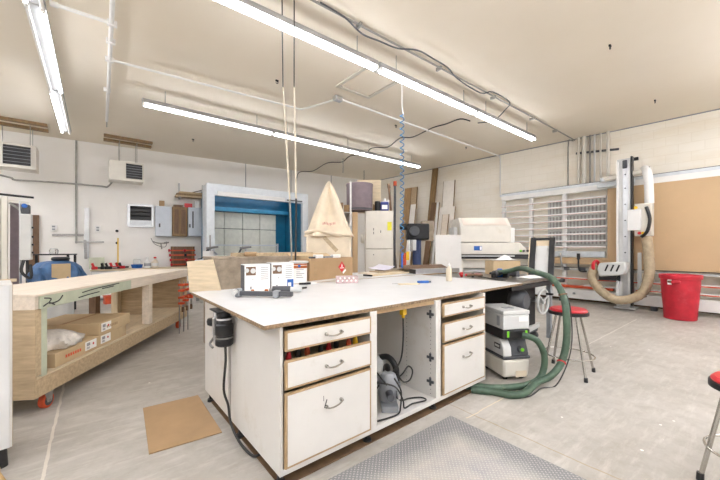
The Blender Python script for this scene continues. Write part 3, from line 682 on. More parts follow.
# big green hose: from the vacuum, round the floor, over the stool's near side up to the saw
P = [(3.36, 1.58, .475), (3.4, 1.46, .44), (3.47, 1.42, .3), (3.46, 1.42, .15), (3.36, 1.44, .06), (3.15, 1.5, .04), (2.93, 1.63, .04), (2.82, 1.76, .04), (2.74, 1.82, .04)]
P2 = [(2.74, 1.76, .03), (2.86, 1.6, .03), (2.92, 1.47, .03), (3.05, 1.41, .035), (3.3, 1.42, .06), (3.47, 1.36, .1), (3.6, 1.31, .22), (3.67, 1.29, .42), (3.7, 1.3, .66), (3.77, 1.36, .87), (3.86, 1.5, 1.02), (4.06, 1.78, 1.07), (4.42, 2.1, 1.08), (4.55, 2.32, 1.03), (4.52, 2.5, .99)]
T = thing('vacuum_hose', 'thick green hose looping from vacuum over the floor to the saw', 'hose')
MB().tube(P, .03, 12, 6).build('lower_hose', 'green', T); MB().tube(P2, .033, 12, 6).build('upper_hose', 'green', T)
MB().tube([(p[0]+.03, p[1]-.035, p[2]-.03 if p[2] > .1 else .01) for p in P2[2:11]], .006, 6, 5).build('power_cord', 'cordblack', T)
MB().torus((3.6, 1.31, .22), .035, .008, (.6, .05, .6), 16, 6).build('red_tie', 'red', T)
MB().torus((3.77, 1.36, .87), .034, .009, (.1, .3, .9), 16, 6).build('red_tie', 'walnut', T)
# ------------------------------------------------------------------ stools
def stool(label, x, y, rz, H=.69):
    T = thing('shop_stool', label, 'stool', (x, y, 0), rz, 'red topped shop stools')
    MB().lathe([(.17, H-.07), (.19, H-.065), (.19, H-.035), (.18, H-.03)], seg=40).build('seat_rim', 'black', T)
    MB().lathe([(.178, H-.03), (.18, H-.02), (.165, H-.004), (.1, H), (.001, H)], seg=40).build('cushion', 'redvinyl', T)
    Q = .275 if H > .65 else .235
    for k in range(4):
        a = pi/4+k*pi/2; p0 = Vector((.13*cos(a), .13*sin(a), H-.071)); p1 = Vector((Q*cos(a), Q*sin(a), .02))
        l = MB().cyl(p0, p1, .012, .012, 14).build('leg', 'chrome', T)
        MB().cyl(p1+Vector((0, 0, .025)), (p1.x*1.01, p1.y*1.01, 0), .017, .018, 14).build('rubber_foot', 'black', l)
    MB().torus((0, 0, .2), .13+(Q-.13)*(H-.271)/(H-.091)+.006, .007, (0, 0, 1), 48, 8).build('foot_ring', 'chrome', T)
    return T
stool('red topped stool with chrome legs behind the green hose', 4.02, 1.395, .12, .70)
stool('red topped stool at the lower right edge of the view', 2.855, .055, -.32, .615)
# ------------------------------------------------------------------ floor things
t = NT('diamond plate vinyl'); sp = t.new('ShaderNodeSeparateXYZ'); t.link(t.tc.outputs['Object'], sp.inputs[0])
a = t.math('MULTIPLY', t.math('ADD', sp.outputs[0], sp.outputs[1]), 34.0); b = t.math('MULTIPLY', t.math('SUBTRACT', sp.outputs[0], sp.outputs[1]), 34.0)
fa = t.math('FRACT', a); fb = t.math('FRACT', b); ch = t.math('FRACT', t.math('MULTIPLY', t.math('ADD', t.math('FLOOR', a), t.math('FLOOR', b)), .5))
ch = t.math('GREATER_THAN', ch, .25)
def bump1(u, v):
    du = t.math('ABSOLUTE', t.math('SUBTRACT', u, .5)); dv = t.math('ABSOLUTE', t.math('SUBTRACT', v, .5))
    return t.math('LESS_THAN', t.math('ADD', t.math('MULTIPLY', du, 2.1), t.math('MULTIPLY', dv, 5.0)), 1.0)
A, Bq = bump1(fa, fb), bump1(fb, fa)
h = t.math('ADD', t.math('MULTIPLY', ch, A), t.math('MULTIPLY', t.math('SUBTRACT', 1.0, ch), Bq))
wear = t.ramp(t.noise(1.6, None, 6, .7), [(.35, (0, 0, 0)), (.55, (1, 1, 1))])
ed = t.math('MINIMUM', t.math('SUBTRACT', .8, t.math('ABSOLUTE', sp.outputs[0])), t.math('SUBTRACT', .7, t.math('ABSOLUTE', sp.outputs[1])))
f = t.ramp(t.math('ADD', ed, t.math('MULTIPLY', t.noise(9), .12)), [(.12, (0, 0, 0)), (.28, (1, 1, 1))])
c = t.mix(f, lin('7f7f80'), t.mix(wear, lin('99979a'), lin('b3aea6')))
c = t.mix(t.math('MULTIPLY', h, .55), c, lin('cfcac2'))
t.base(c); t.b.inputs['Roughness'].default_value = .5; t.bump(h, .5, .003); M['mat'] = t.m
single('floor_mat', 'worn grey diamond pattern vinyl mat in front of the island', 'mat', MB().bb(-.85, .85, -.8, .75, 0, .004), 'mat', (1.38, .87, 0), .0)
o = single('cardboard_sheet', 'flat brown cardboard sheet on the floor left of the island', 'cardboard', MB().prism([at(143, 409, 0)[:2], at(149, 455, 0)[:2], at(222, 433, 0)[:2], at(198, 396, 0)[:2]], .002, .009, 'z'), 'card')
T = thing('trash_can', 'large scuffed red plastic trash can by the panel saw', 'trash can', (8.70, 1.11, 0))
MB().lathe([(.001, .0), (.22, 0), (.235, .012), (.245, .2), (.275, .6), (.283, .76), (.283, .80), (.272, .80), (.262, .6), (.22, .03), (.001, .03)], seg=48, fn=lambda a, z: 1+(.012*max(0, sin(a*6))**3 if z < .7 else 0)).build('bin_body', 'redplastic', T)
MB().lathe([(.284, .765), (.305, .77), (.31, .83), (.30, .845), (.288, .835), (.284, .79)], seg=48).build('rolled_rim', 'redplastic', T)
a = 2.72
for s in (0, pi): 
    o = MB().box((.295, 0, .715), (.04, .13, .06)).build('handle', 'redplastic', T, bevel=.015); o.rotation_euler.z = a+.35+s
o = MB().box((.3, .0, .71), (.035, .05, .09)).build('handle_tag', 'label', T, bevel=.003); o.rotation_euler.z = a+.05
o = MB().box((.312, .03, .72), (.012, .07, .045)).build('grip_hole', 'walnut', T, bevel=.005); o.rotation_euler.z = a+.35-.4
# ------------------------------------------------------------------ long left workbench on castors
BX, BY, BR = -.36, 3.65, atan2(.863, .505)
def bl(x, y): return (BX+x*cos(BR)-y*sin(BR), BY+x*sin(BR)+y*cos(BR))
T = thing('rolling_workbench', 'long plywood workbench on castors at the left', 'workbench', (BX, BY, 0), BR)
Lb, Wb = 3.2, .8
def bp(n, x0, x1, y0, y1, z0, z1, m, bev=.003, par=T): return MB().bb(x0, x1, y0, y1, z0, z1).build(n, m, par, bevel=bev)
bp('benchtop', -.02, Lb, -.02, Wb, .965, .985, 'plypink')
bp('edge_rail', -.018, .018, .0, Wb, .862, .964, 'plypink')
ap = bp('apron', .019, Lb, -.016, .02, .862, .964, 'greenpaint')
m = MB()
for pts in (((.05, .945), (.12, .93), (.1, .895), (.2, .9), (.25, .94)), ((.04, .88), (.1, .9), (.16, .875)), ((.45, .89), (.6, .9), (.75, .905)), ((.5, .93), (.7, .945), (.95, .95), (1.1, .955)), ((.8, .93), (1.0, .935))):
    m.tube([(x, -.0165, z) for x, z in pts], .0055, 6, 4)
m.build('black_scribble', 'ink', ap)
bp('apron_wood_patch', 1.35, Lb+.002, -.0185, -.0165, .862, .964, 'plypink', 0, ap)
bp('back_apron', .019, Lb, Wb-.04, Wb, .862, .964, 'pine')
bp('end_panel', -.018, .0, .0, Wb, .155, .861, 'plydark')
bp('corner_post', .002, .045, .0, .09, .33, .861, 'plydark'); bp('post_face', .046, .105, .0, .04, .31, .861, 'greenpaint')
bp('corner_post', .002, .09, Wb-.09, Wb, .33, .861, 'pine')
bp('middle_post', 1.84, 1.93, .0, .09, .33, .861, 'plypink'); bp('middle_post', 1.95, 2.04, Wb-.09, Wb, .33, .861, 'walnut'); bp('middle_post', 2.45, 2.54, Wb-.09, Wb, .33, .861, 'pine')
bp('end_panel', Lb-.02, Lb, .0, Wb, .155, .861, 'plydark'); bp('inner_panel', 2.55, 2.568, .3, Wb, .33, .861, 'plydark'); bp('inner_post', 3.0, 3.09, Wb-.09, Wb, .33, .861, 'plydark')
bp('bottom_rail', .002, Lb-.02, -.0, .04, .155, .30, 'plydark'); bp('bottom_rail', .002, Lb-.02, Wb-.04, Wb, .155, .30, 'plydark')
bp('shelf', .002, Lb-.022, .002, Wb-.002, .301, .32, 'ply')
for x in (.19, 3.0):
    for y in (.07, Wb-.1):
        c = bp('castor', x-.05, x+.05, y-.05, y+.05, .145, .154, 'steel', 0)
        for s in (-1, 1): MB().prism([(x-.05, .144), (x+.04, .144), (x+.02, .05), (x-.02, .05)], y+s*.028-.003, y+s*.028+.003, 'y').build('fork', 'galv', c)
        MB().cyl((x, y-.022, .062), (x, y+.022, .062), .062, seg=28).build('wheel_tread', 'orange', c, bevel=.006)
        MB().cyl((x, y-.025, .062), (x, y+.025, .062), .042, seg=24).build('wheel_hub', 'dgrey', c); MB().cyl((x, y-.035, .062), (x, y+.035, .062), .012, seg=10).build('axle', 'steel', c)
zb = .3205
def bigcarton(label, x0, x1, y0, y1, z, h, lx):
    X, Y = bl(x0, y0); C = thing('flat_carton', label, 'box', (X, Y, z), BR, 'flat cartons on the bench shelf')
    w, d = x1-x0, y1-y0
    MB().bb(0, w, 0, d, 0, h).build('body', 'card2', C, bevel=.004)
    MB().bb(0, w, d*.47, d*.53, h, h+.0008).build('tape', 'card', C)
    for q in lx:
        s = MB().bb(q, q+.17, -.001, 0, h*.22, h*.92).build('shipping_label', 'label', C)
        m = MB().bb(q+.02, q+.07, -.002, -.001, h*.55, h*.8)
        for i in range(6): m.bb(q+.02+.008*i, q+.024+.008*i, -.002, -.001, h*.3, h*.48)
        m.build('printing', 'inkgrey', s); MB().cyl((q+.12, -.001, h*.6), (q+.12, -.002, h*.6), .012, seg=14).build('red_dot', 'red', s)
    m = MB()
    for i in range(7): m.bb(.12+.03*i, .14+.03*i, -.001, 0, h*.4, h*.62)
    m.build('printing', 'orange' if len(lx) > 1 else 'tanedge', C)
bigcarton('wide flat carton with two labels at bottom of the bench shelf stack', .22, 1.32, .02, .74, zb, .12, (.38, .62))
bigcarton('flat carton on top of the wider carton on bench shelf', .82, 1.4, .02, .72, zb+.1225, .125, (.03,))
X, Y = bl(.45, .22)
def bagf(a, z): return 1+.3*noise.noise((cos(a)*2.2, sin(a)*2.2, z*9))+.35*abs(noise.noise((cos(a)*5, sin(a)*5, z*25)))-.12
m = MB().lathe([(.02, 0), (.2, .004), (.22, .03), (.22, .055), (.2, .08), (.17, .105), (.13, .13), (.08, .145), (.04, .155), (.002, .157)], seg=64, fn=bagf)
single('plastic_bag', 'crumpled clear plastic bag of parts on the lower carton', 'bag', m, 'bag', (X, Y, zb+.122), 0)
# bar clamps standing at the bench's far end
for i, (dx, l) in enumerate(((0, 'orange headed bar clamp by bench end, leftmost of a trio'), (.09, 'orange headed bar clamp by bench end, middle of a trio'), (.18, 'orange headed bar clamp by bench end, rightmost of a trio'))):
    X, Y = bl(2.62+dx*1.4, -.09-.02*i)
    C = thing('bar_clamp', l, 'clamp', (X, Y, 0), BR, 'bar clamps at the bench end')
    MB().bb(-.012, .012, -.005, .005, 0, .84-.02*i).build('bar', 'steel', C)
    for z in (.46+.03*i, .55, .66, .75-.01*i): MB().bb(-.03, .03, -.075, .012, z, z+.035).build('jaw', 'orange', C, bevel=.006)
    MB().cyl((0, -.05, .5), (0, -.05, .42), .014, seg=8).build('screw', 'steel', C); MB().cyl((0, -.05, .42), (0, -.05, .34), .018, seg=8).build('handle', 'walnut', C)
# ------------------------------------------------------------------ white cabinet edge at the left of the frame
T = thing('white_cabinet', 'white panelled cabinet cut off by left edge of the view', 'cabinet', (-.4, 2.95, 0), radians(9))
MB().bb(-.8, .0, .0, .4, .12, 1.125).build('carcass', 'melamine', T, bevel=.002)
MB().bb(-.79, -.012, -.02, -.001, .125, 1.12).build('door', 'melamine2', T, bevel=.002)
MB().bb(.0, .002, -.0, .4, .12, 1.125).build('edge_strip', 'tanedge', T)
for x in (-.74, -.05):
    for y in (.04, .35): MB().cyl((x, y, 0), (x, y, .12), .034, .028, 14).build('foot', 'black', T)
m = MB()
for i in range(170):
    a, b = random.uniform(-.115, .1), random.uniform(-.05, .05)
    m.tube([(a, b, .125), (a*1.15, b*1.2, .07), (a*1.3+random.uniform(-.02, .02), b*1.5+random.uniform(-.02, .02), .004)], .0035, 4, 2)
T = thing('broom', 'tan bristled broom head standing in front of the white cabinet', 'broom', (-.53, 2.73, 0), .15)
m.build('bristles', 'fray', T); MB().bb(-.13, -.02, -.04, .04, .12, .2).build('broom_block', 'pine', T, bevel=.01); 
# ------------------------------------------------------------------ behind the left bench
T = thing('edge_machine', 'tall grey machine with blue motor at the left edge', 'machine', (-.95, 7.05, 0))
MB().bb(-.5, .22, -.05, .5, 0, .5).build('base', 'lgrey', T, bevel=.008)
MB().bb(-.11, -.05, -.06, .02, .5, 2.1).build('front_column', 'offwhite', T, bevel=.006)
MB().bb(-.23, -.12, -.05, .03, .5, 2.06).build('rear_column', 'offwhite', T, bevel=.006)
MB().bb(-.045, .06, .1, .14, .5, 2.03).build('back_plate', 'barrel', T)
MB().bb(.065, .075, -.02, .15, .5, 2.05).build('slim_rail', 'alu', T)
h = MB().bb(.08, .2, -.08, .1, 1.17, 1.86).build('head_cover', 'lgrey', T, bevel=.01)
for z in (1.28, 1.4, 1.52, 1.66): MB().cyl((.2, -.02, z), (.225, -.02, z), .016, seg=10).build('knob', 'black', h)
MB().bb(.09, .18, -.06, .08, 1.861, 2.0).build('motor', 'dgrey', T, bevel=.01); MB().cyl((.13, -.09, 1.98), (.13, .03, 1.98), .032, seg=16).build('motor_cap', 'blue', T)
MB().tube([(-.4, 0, 2.15), (.22, .02, 2.12)], .016, 8, 1).build('top_rod', 'blackm', T)
MB().bar((-.2, .02, 2.06), (.16, .05, 2.03), .05, .04).build('top_arm', 'offwhite', T); MB().bar((-.04, .03, 2.02), (.1, .03, 1.9), .03, .03).build('brace', 'galv', T)
MB().tube([(.12, -.05, 1.17), (.1, -.1, 1.0), (.2, -.1, .9), (.19, -.06, 1.1)], .02, 8, 4).build('hose', 'black', T)
MB().bb(-.22, .05, -.12, -.06, .86, .9).build('shelf', 'ply', T)
single('brown_board', 'narrow brown board standing against the far wall at left', 'board', MB().bb(-.1, .1, -.02, 0, 0, 2.17), 'walnut', (-1.19, wl(-1.19)-.06, 0), 0, .003)
T = thing('side_table', 'thin black topped table beyond the left bench', 'table', (-.71, 9.55, 0), -.3)
MB().bb(-.36, .36, -.2, .2, 1.2, 1.225).build('tabletop', 'blackm', T)
for x in (-.33, .33):
    for y in (-.17, .17): MB().bb(x-.018, x+.018, y-.018, y+.018, 0, 1.2).build('leg', 'blackm', T)
T = thing('jar', 'clear round jar on the thin black table', 'jar', (-.68, 9.5, 1.2255))
MB().lathe([(.06, 0), (.075, .01), (.075, .08), (.06, .1)], seg=20).build('jar', 'glass', T); MB().lathe([(.062, .1), (.062, .12), (.001, .121)], seg=18).build('lid', 'lgrey', T)
T = thing('tarped_drum', 'drum wrapped in blue tarpaulin behind the left bench', 'drum', (-.55, 8.3, 0))
MB().lathe([(.24, 0), (.24, 1.05), (.001, 1.05)], seg=28).build('drum', 'lgrey', T)
MB().lathe([(.38, .72), (.37, .8), (.36, .9), (.33, 1.0), (.27, 1.08), (.15, 1.11), (.001, 1.115)], seg=90, fn=lambda a, z: 1+.28*(1.12-z)*sin(7*a+9*z)+.22*noise.noise((cos(a)*3, sin(a)*3, z*6))).build('tarpaulin', 'tarp', T)
o = MB().bb(-.13, .13, -.005, .005, .62, .97).build('paper_patch', 'card2', T); o.location = (.08, -.36, .1); o.rotation_euler.z = .3
MB().torus((0, 0, 0), .1, .035, (0, 0, 1), 28, 8).build('black_ring', 'black', None, (-.5, 8.28, 1.15)); o = bpy.data.objects['black_ring']; tag(o, 'black rubber ring lying on top of the tarped drum', 'ring'); o.name = 'rubber_ring'
# wall counter with small things
T = thing('wall_counter', 'low counter with odds and ends along the far wall', 'counter', (-.1, 10.75, 0), al)
MB().bb(0, 2.4, 0, .5, .76, .8).build('countertop', 'ply', T, bevel=.003); MB().bb(.02, 2.38, .05, .48, .05, .76).build('carcass', 'lgrey', T)
for i in range(4): MB().bb(.03+.59*i, .6+.59*i, .03, .05, .08, .74).build('door', 'white', T, bevel=.003)
def wc(x, y): return (-.1+x*cos(al)-y*sin(al), 10.75+x*sin(al)+y*cos(al), .801)
# green sheet leaning on the wall
o = single('green_sheet', 'pale green sheet leaning on the far wall behind the counter', 'sheet', MB().bb(-.16, .16, -.01, .0, 0, .3), 'greenpaint', wc(.1, .42), 0); o.rotation_euler.x = -.15
def tinytool(label, x, y, rz, L, c, name='hand_tool', k=0):
    T = thing(name, label, 'tool', wc(x, y), rz)
    MB().bb(-L/2, L*.1, -.04, .04, 0, .075).build('body', c, T, bevel=.015)
    MB().cyl((L*.1, 0, .035), (L/2, 0, .035), .022, seg=8).build('nose', 'blackm' if c != 'blackm' else 'steel', T)
    MB().bar((-L*.3, 0, .07), (-L*.3-.03, 0, .16), .04, .05).build('grip', 'blackm' if k else c, T)
for a in (('red tool at left end of the wall counter', .12, .1, .2, .2, 'red'), ('black tool beside left red tool on wall counter', .28, .12, 1.0, .22, 'blackm'), ('red tool with black nose in the middle of wall counter', .5, .14, -.3, .24, 'red'), ('red tool with black grip just left of blue bin', .68, .2, .5, .26, 'redvinyl'), ('black tool before the red tools on wall counter', .42, .05, 0, .26, 'blackm'), ('dark red tool nearest the yellow stick on counter', .6, .3, .2, .2, 'redvinyl')):
    tinytool(*a, k=a[1] == .68)
T = thing('parts_bin', 'blue and white bin of parts on wall counter', 'bin', wc(.98, .22))
MB().lathe([(.1, 0), (.13, .1), (.14, .1), (.11, 0)], seg=4).build('bin', 'blue', T); MB().bb(-.09, .09, -.02, .07, .1, .24).build('contents', 'lgrey', T, bevel=.02)
for k, (x, l, m) in enumerate(((1.22, 'white spray bottle on wall counter, left of the red capped one', 'white'), (1.4, 'clear bottle with red cap on wall counter below the vent', 'clear'))):
    T = thing('bottle', l, 'bottle', wc(x, .2)); MB().lathe([(.07, 0), (.08, .01), (.08, .17), (.03, .23), (.03, .26)], seg=18).build('bottle', m, T)
    MB().lathe([(.034, .26), (.034, .3), (.001, .301)], seg=14).build('cap', 'red' if k else 'white', T); MB().lathe([(.081, .05), (.081, .13)], seg=18).build('wrap', 'label' if k else 'inkgrey', T)
single('stick', 'yellow stick leaning upright on far wall over the counter', 'stick', MB().bb(-.015, .015, -.02, 0, 0, .82), 'yellow', wc(.55, .46))
T = thing('hand_grinder', 'black and white machine on floor under the far end of bench', 'machine', (.84, 9.9, 0), .3)
MB().bb(-.2, .2, -.15, .15, 0, .1).build('base', 'blackm', T, bevel=.02); MB().cyl((-.12, 0, .2), (.16, 0, .2), .1, seg=18).build('body', 'lgrey', T); MB().torus((.2, 0, .2), .11, .03, (1, 0, 0), 20, 8).build('wheel', 'black', T); MB().cyl((.15, 0, .2), (.25, 0, .2), .04, seg=10).build('hub', 'steel', T)
single('orange_crate', 'small orange crate on the floor under the wall counter side', 'crate', MB().bb(-.13, .13, -.1, .1, 0, .18).bb(-.14, .14, -.11, .11, .18, .2), 'orange', (.3, 10.1, 0), .2, .004)
# ------------------------------------------------------------------ far wall fittings
def onwl(u, v, off=.0):               # a point on the far wall
    dx, dy = sin(YAW)+(u-360)/FPX*cos(YAW), cos(YAW)-(u-360)/FPX*sin(YAW)
    d = (11.43-off)/(dy+.088*dx); return (d*dx, d*dy, CH-d*(v-HOR)/FPX)
def slope(m, n, l, c, loc, mats, **k): return single(n, l, c, m, mats, loc, al, **k)
slope(MB().cyl((0, -.03, -.35), (0, -.03, 2.35), .022, seg=10), 'conduit', 'grey vertical conduit down the far wall beside the left heater', 'pipe', (-.38, wl(-.38), CEIL-2.36), 'galv')
pts = [onwl(u, v, .04) for u, v in ((0, 175), (12, 178), (16, 180), (50, 182), (100, 186), (107, 187), (112, 182))]
single('cable', 'grey cable run on far wall linking the two unit heaters', 'cable', MB().tube(pts, .022, 8, 3), 'galv')
for u, v, l in ((54, 228, 'white outlet box on far wall, left of the hanging straightedges'), (98, 229, 'white outlet box on far wall, right of the hanging straightedges')):
    x, y, z = onwl(u, v); T = thing('outlet_box', l, 'outlet', (x, y, z), al); MB().bb(-.06, .06, -.05, 0, -.09, .09).build('box', 'white', T, bevel=.006)
    for z in (-.035, .035): MB().bb(-.03, .03, -.054, -.05, z-.022, z+.022).build('socket', 'grey', T, bevel=.003)
single('straightedge', 'grey straightedge fixed level on far wall, upper of two', 'ruler', MB().bar(onwl(52, 235, .03), onwl(84, 235, .03), .02, .06), 'steel')
single('straightedge', 'thin grey straightedge fixed level on far wall, lower of two', 'ruler', MB().bar(onwl(75, 242, .09), onwl(104, 242, .09), .02, .035), 'steel')
a, b = onwl(87, 208, .06), onwl(86.5, 258, .06)
single('straightedge', 'tall aluminium straightedge hanging upright on the far wall', 'ruler', MB().bar(a, b, .02, .1), 'alu')
a, b = onwl(85, 240, .12), onwl(86, 259, .12)
single('straightedge', 'short grey straightedge hanging below the tall aluminium one', 'ruler', MB().bar(a, b, .02, .06), 'steel')
for u, v, l in ((117, 231, 'small black bolt on the far wall, upper of a pair'), (117, 243, 'small black bolt on the far wall, lower of a pair')):
    slope(MB().cyl((0, 0, 0), (0, -.05, 0), .035, seg=10).cyl((0, -.05, 0), (0, -.07, 0), .02, seg=8), 'wall_bolt', l, 'bolt', onwl(u, v), 'blackm')
x, y, z = onwl(141, 216); T = thing('vent_window', 'dark square vent opening in aluminium frame on far wall', 'vent', (x, y, z), al)
m = MB(); w, h = .29, .3
for s in (-1, 1): m.bb(s*w-.035, s*w+.035, -.06, 0, -h, h).bb(-w, w, -.06, 0, s*h-.03, s*h+.03)
m.build('frame', 'alu', T, bevel=.004); MB().bb(-w, w, -.02, 0, -h, h).build('dark_opening', 'black', T)
for i in range(3): MB().box((0, -.035, .22-.11*i), (2*w-.08, .05, .006), (.6, 0, 0)).build('louvre_blade', 'blackm', T)
MB().bb(-w+.04, w-.04, -.045, -.03, -h+.03, -h+.16).build('lower_panel', 'galvwhite', T); MB().bb(-w+.04, w-.04, -.052, -.045, -h+.155, -h+.175).build('middle_bar', 'alu', T)
# wall cabinets
def wallcab(label, u0, u1, m, slot, hd):
    a, b = onwl(u0, 236.5), onwl(u1, 236.5); w = (Vector(b[:2])-Vector(a[:2])).length
    T = thing('wall_cabinet', label, 'cabinet', (a[0], a[1], a[2]), al)
    H = .87; MB().bb(0, w, -.3, 0, 0, H).build('carcass', m, T, bevel=.004); MB().bb(.008, w-.008, -.318, -.301, .01, H-.01).build('door', m, T, bevel=.004)
    if m == 'oak':
        q = MB()
        for s in (0, 1): q.bb(.05+s*(w/2-.02), w/2-.03+s*(w/2-.02), -.324, -.318, .08, H-.08)
        q.build('door_panel', 'walnut', T, bevel=.003)
    if slot: MB().bb(w*.26, w*.34, -.322, -.318, H*.28, H*.86).build('slot', 'black', T)
    if hd: MB().bb(hd*w-.02, hd*w+.02, -.335, -.318, H*.3, H*.42).build('handle', 'dgrey', T, bevel=.005)
    return a, w, H
M['cabgrey'] = mat('pale blue grey enamel', 'c6ccd4', .4, var=.03)
a1 = wallcab('pale grey wall cabinet beside the dark vent', 155, 171, 'cabgrey', 0, .25)
wallcab('brown panelled wooden wall cabinet between two grey ones', 171.5, 186.3, 'oak', 0, 0)
wallcab('pale grey wall cabinet with a dark slot next to spray booth', 187, 202, 'cabgrey', 1, .1)
for u, l, m, s in ((161.5, 'tan box on top of left grey wall cabinet', 'card', (.13, .12, .16)), (187.5, 'red box on top of brown wall cabinet', 'red', (.2, .14, .13)), (177.5, 'brown pad on the brown wall cabinet', 'walnut', (.24, .16, .07)), (196, 'white tin on right grey wall cabinet', 'white', (.13, .13, .22))):
    x, y, z = onwl(u, 208); slope(MB().bb(-s[0]/2, s[0]/2, -.26, -.26+s[1], 0, s[2]).bb(-s[0]/2+.01, s[0]/2-.01, -.262, -.26, s[2]*.6, s[2]*.8), 'small_box', l, 'box', (x, y, a1[0][2]+.871), m, bevel=.004)
T = thing('lumber_rack', 'wall rack holding short boards above the wall cabinets', 'rack', onwl(190, 199, .03), al)
for x in (-.3, .35): MB().bb(x-.02, x+.02, -.4, 0, -.04, .0).bb(x-.02, x+.02, -.03, 0, -.04, .45).build('bracket', 'steel', T)
MB().bar((.0, -.2, .16), (.42, -.25, .30), .02, .02).build('brace', 'blackm', T)
x, y, z = onwl(190, 199)
for i, (zz, m, l, q) in enumerate(((0.001, 'plydark', 'grey brown board on wall rack, lowest', 0), (.055, 'oak', 'brown board on the wall rack, middle', .03), (.11, 'card2', 'pale board on wall rack, topmost', .1))):
    slope(MB().bb(-.42+q, .44, -.36, -.1, 0, .05), 'rack_board', l, 'board', (x, y, z+zz), m, bevel=.003)
# orange clamps on their rack below the cabinets
x, y, z = onwl(179, 257); T = thing('clamp_rack', 'brown clamp rack board on far wall below the wall cabinets', 'rack', (x, y, z), al); MB().bb(-.22, .42, -.05, 0, -.5, .32).build('back_board', 'walnut', T)
for s in (-.17, .36): MB().bb(s-.02, s+.02, -.09, -.05, -.5, .32).build('rack_post', 'oak', T)
for i, n in enumerate(('topmost', 'second from top', 'middle', 'fourth from top', 'lowest')):
    C = thing('bar_clamp', 'orange bar clamp lying level on far wall rack, '+n, 'clamp', (x+.02*i, y-.1, z+.2-.14*i), al, 'bar clamps on the wall rack')
    MB().bb(-.3, .42, -.012, .005, -.02, .02).build('bar', 'orange', C); MB().bb(-.3, -.25, -.1, .005, -.04, .04).build('jaw', 'redvinyl', C, bevel=.006); MB().bb(.1, .16, -.1, .005, -.04, .04).build('jaw', 'blackm' if i % 2 else 'redvinyl', C, bevel=.006)
T = thing('spray_gun', 'steel spray gun hooked on far wall below left grey cabinet', 'spray gun', onwl(161, 245, .05), al)
MB().tube([(-.2, -.03, .1), (-.05, -.03, .05), (.12, -.03, .06)], .016, 8, 3).build('body', 'galv', T); MB().tube([(.0, -.03, .05), (.02, -.03, -.12)], .018, 8, 1).build('grip', 'galv', T); MB().tube([(-.25, -.03, .2), (-.15, -.03, .02), (.1, -.03, -.06), (.14, -.03, .1)], .006, 6, 4).build('wire', 'blackm', T); MB().cyl((.08, -.03, .06), (.2, -.03, .08), .03, .02, 10).build('nozzle', 'steel', T)
# unit heaters with ceiling boards
def heater(label, x0, y0, w, h, zt, g0, g1, rodx):
    T = thing('unit_heater', label, 'heater', (x0, y0, zt-h))
    MB().bb(0, w, 0, .5, 0, h).build('cabinet', 'offwhite', T, bevel=.01)
    gx0, gx1 = g0*w, g1*w; MB().bb(gx0, gx1, -.004, 0, .07, h-.05).build('dark_grille', 'black', T)
    for i in range(5): MB().box(((gx0+gx1)/2, -.018, .13+(h-.24)*i/4), (gx1-gx0, .03, .006), (.4, 0, 0)).build('louvre', 'grey', T)
    for k in range(2): MB().bb((gx0, gx1-.012)[k], (gx0+.012, gx1)[k], -.04, -.004, .06, h-.04).build('louvre_frame', 'offwhite', T)
    for rx in rodx:
        for ry in (.06, .44): MB().cyl((rx*w, ry, h), (rx*w, ry, 4.12-(zt-h)), .008, seg=6).build('hanger_rod', 'galv', T)
    return T
heater('unit heater at the left edge below ceiling boards', -1.78, 10.45, .74, .54, 3.66, .28, .9, (.2, .86))
heater('unit heater hung left of the dark vent, with white side panel', .27, 10.42, .74, .5, 3.58, .46, .97, (.3, .8))
for (x0, x1, y, l) in ((-2.2, -.85, 10.4, 'wooden ceiling board over left heater, nearer one'), (-2.2, -.87, 10.86, 'wooden ceiling board over left heater, farther one'), (.17, 1.2, 10.38, 'wooden ceiling board over right heater, nearer one'), (.17, 1.22, 10.8, 'wooden ceiling board over right heater, farther one')):
    single('ceiling_board', l, 'board', MB().bb(x0, x1, -.06, .06, -.06, -.0005), 'oak', (0, y, CEIL), 0, .003)
# ------------------------------------------------------------------ spray booth
T = thing('spray_booth', 'white framed spray booth with blue lined interior at far wall', 'spray booth', (2.36, 9.6, 0), -.005)
def sb(n, x0, x1, y0, y1, z0, z1, m, bev=.004): return MB().bb(x0, x1, y0, y1, z0, z1).build(n, m, T, bevel=bev)
sb('frame_post', 0, .21, 0, .12, 0, 2.8, 'galvwhite'); sb('frame_post', 2.92, 3.12, 0, .12, 0, 2.8, 'galvwhite')
sb('frame_header', 0, 3.12, 0, .12, 2.801, 3.12, 'galvwhite'); sb('header_lip', .28, 2.3, -.02, -.001, 2.8, 2.92, 'white'); sb('light_strip', 2.36, 2.9, -.02, -.001, 2.84, 2.88, 'dgrey')
sb('side_wall', .17, .21, .13, 1.3, 0, 3.0, 'bluefilm', 0); sb('side_wall', 2.93, 2.97, .13, 1.3, 0, 3.0, 'bluefilm', 0)
sb('outer_wall', .0, .03, .13, .45, 0, 3.1, 'galvwhite', 0); sb('outer_wall', 3.09, 3.12, .13, .45, 0, 3.1, 'galvwhite', 0)
sb('roof', .16, 2.96, .13, 1.3, 3.05, 3.1, 'galvwhite', 0); sb('booth_ceiling', .21, 2.93, .13, 1.3, 2.98, 3.02, 'bluefilm', 0)
sb('back_wall', .17, 2.97, 1.31, 1.34, 0, 3.05, 'bluefilm', 0)
sb('upper_baffle', .211, 2.929, 1.15, 1.19, 2.62, 2.98, 'bluefilm', 0); sb('baffle_lip', .211, 2.929, 1.05, 1.19, 2.5, 2.619, 'bluelip', 0); sb('filter_backing', .25, 2.55, 1.295, 1.309, .1, 2.5, 'dgrey', 0)
for i in range(4):
    for j in range(4):
        sb('filter_pad', .24+.578*i, .805+.578*i, 1.22, 1.28, .38+.53*j, .895+.53*j, 'filter', .015)
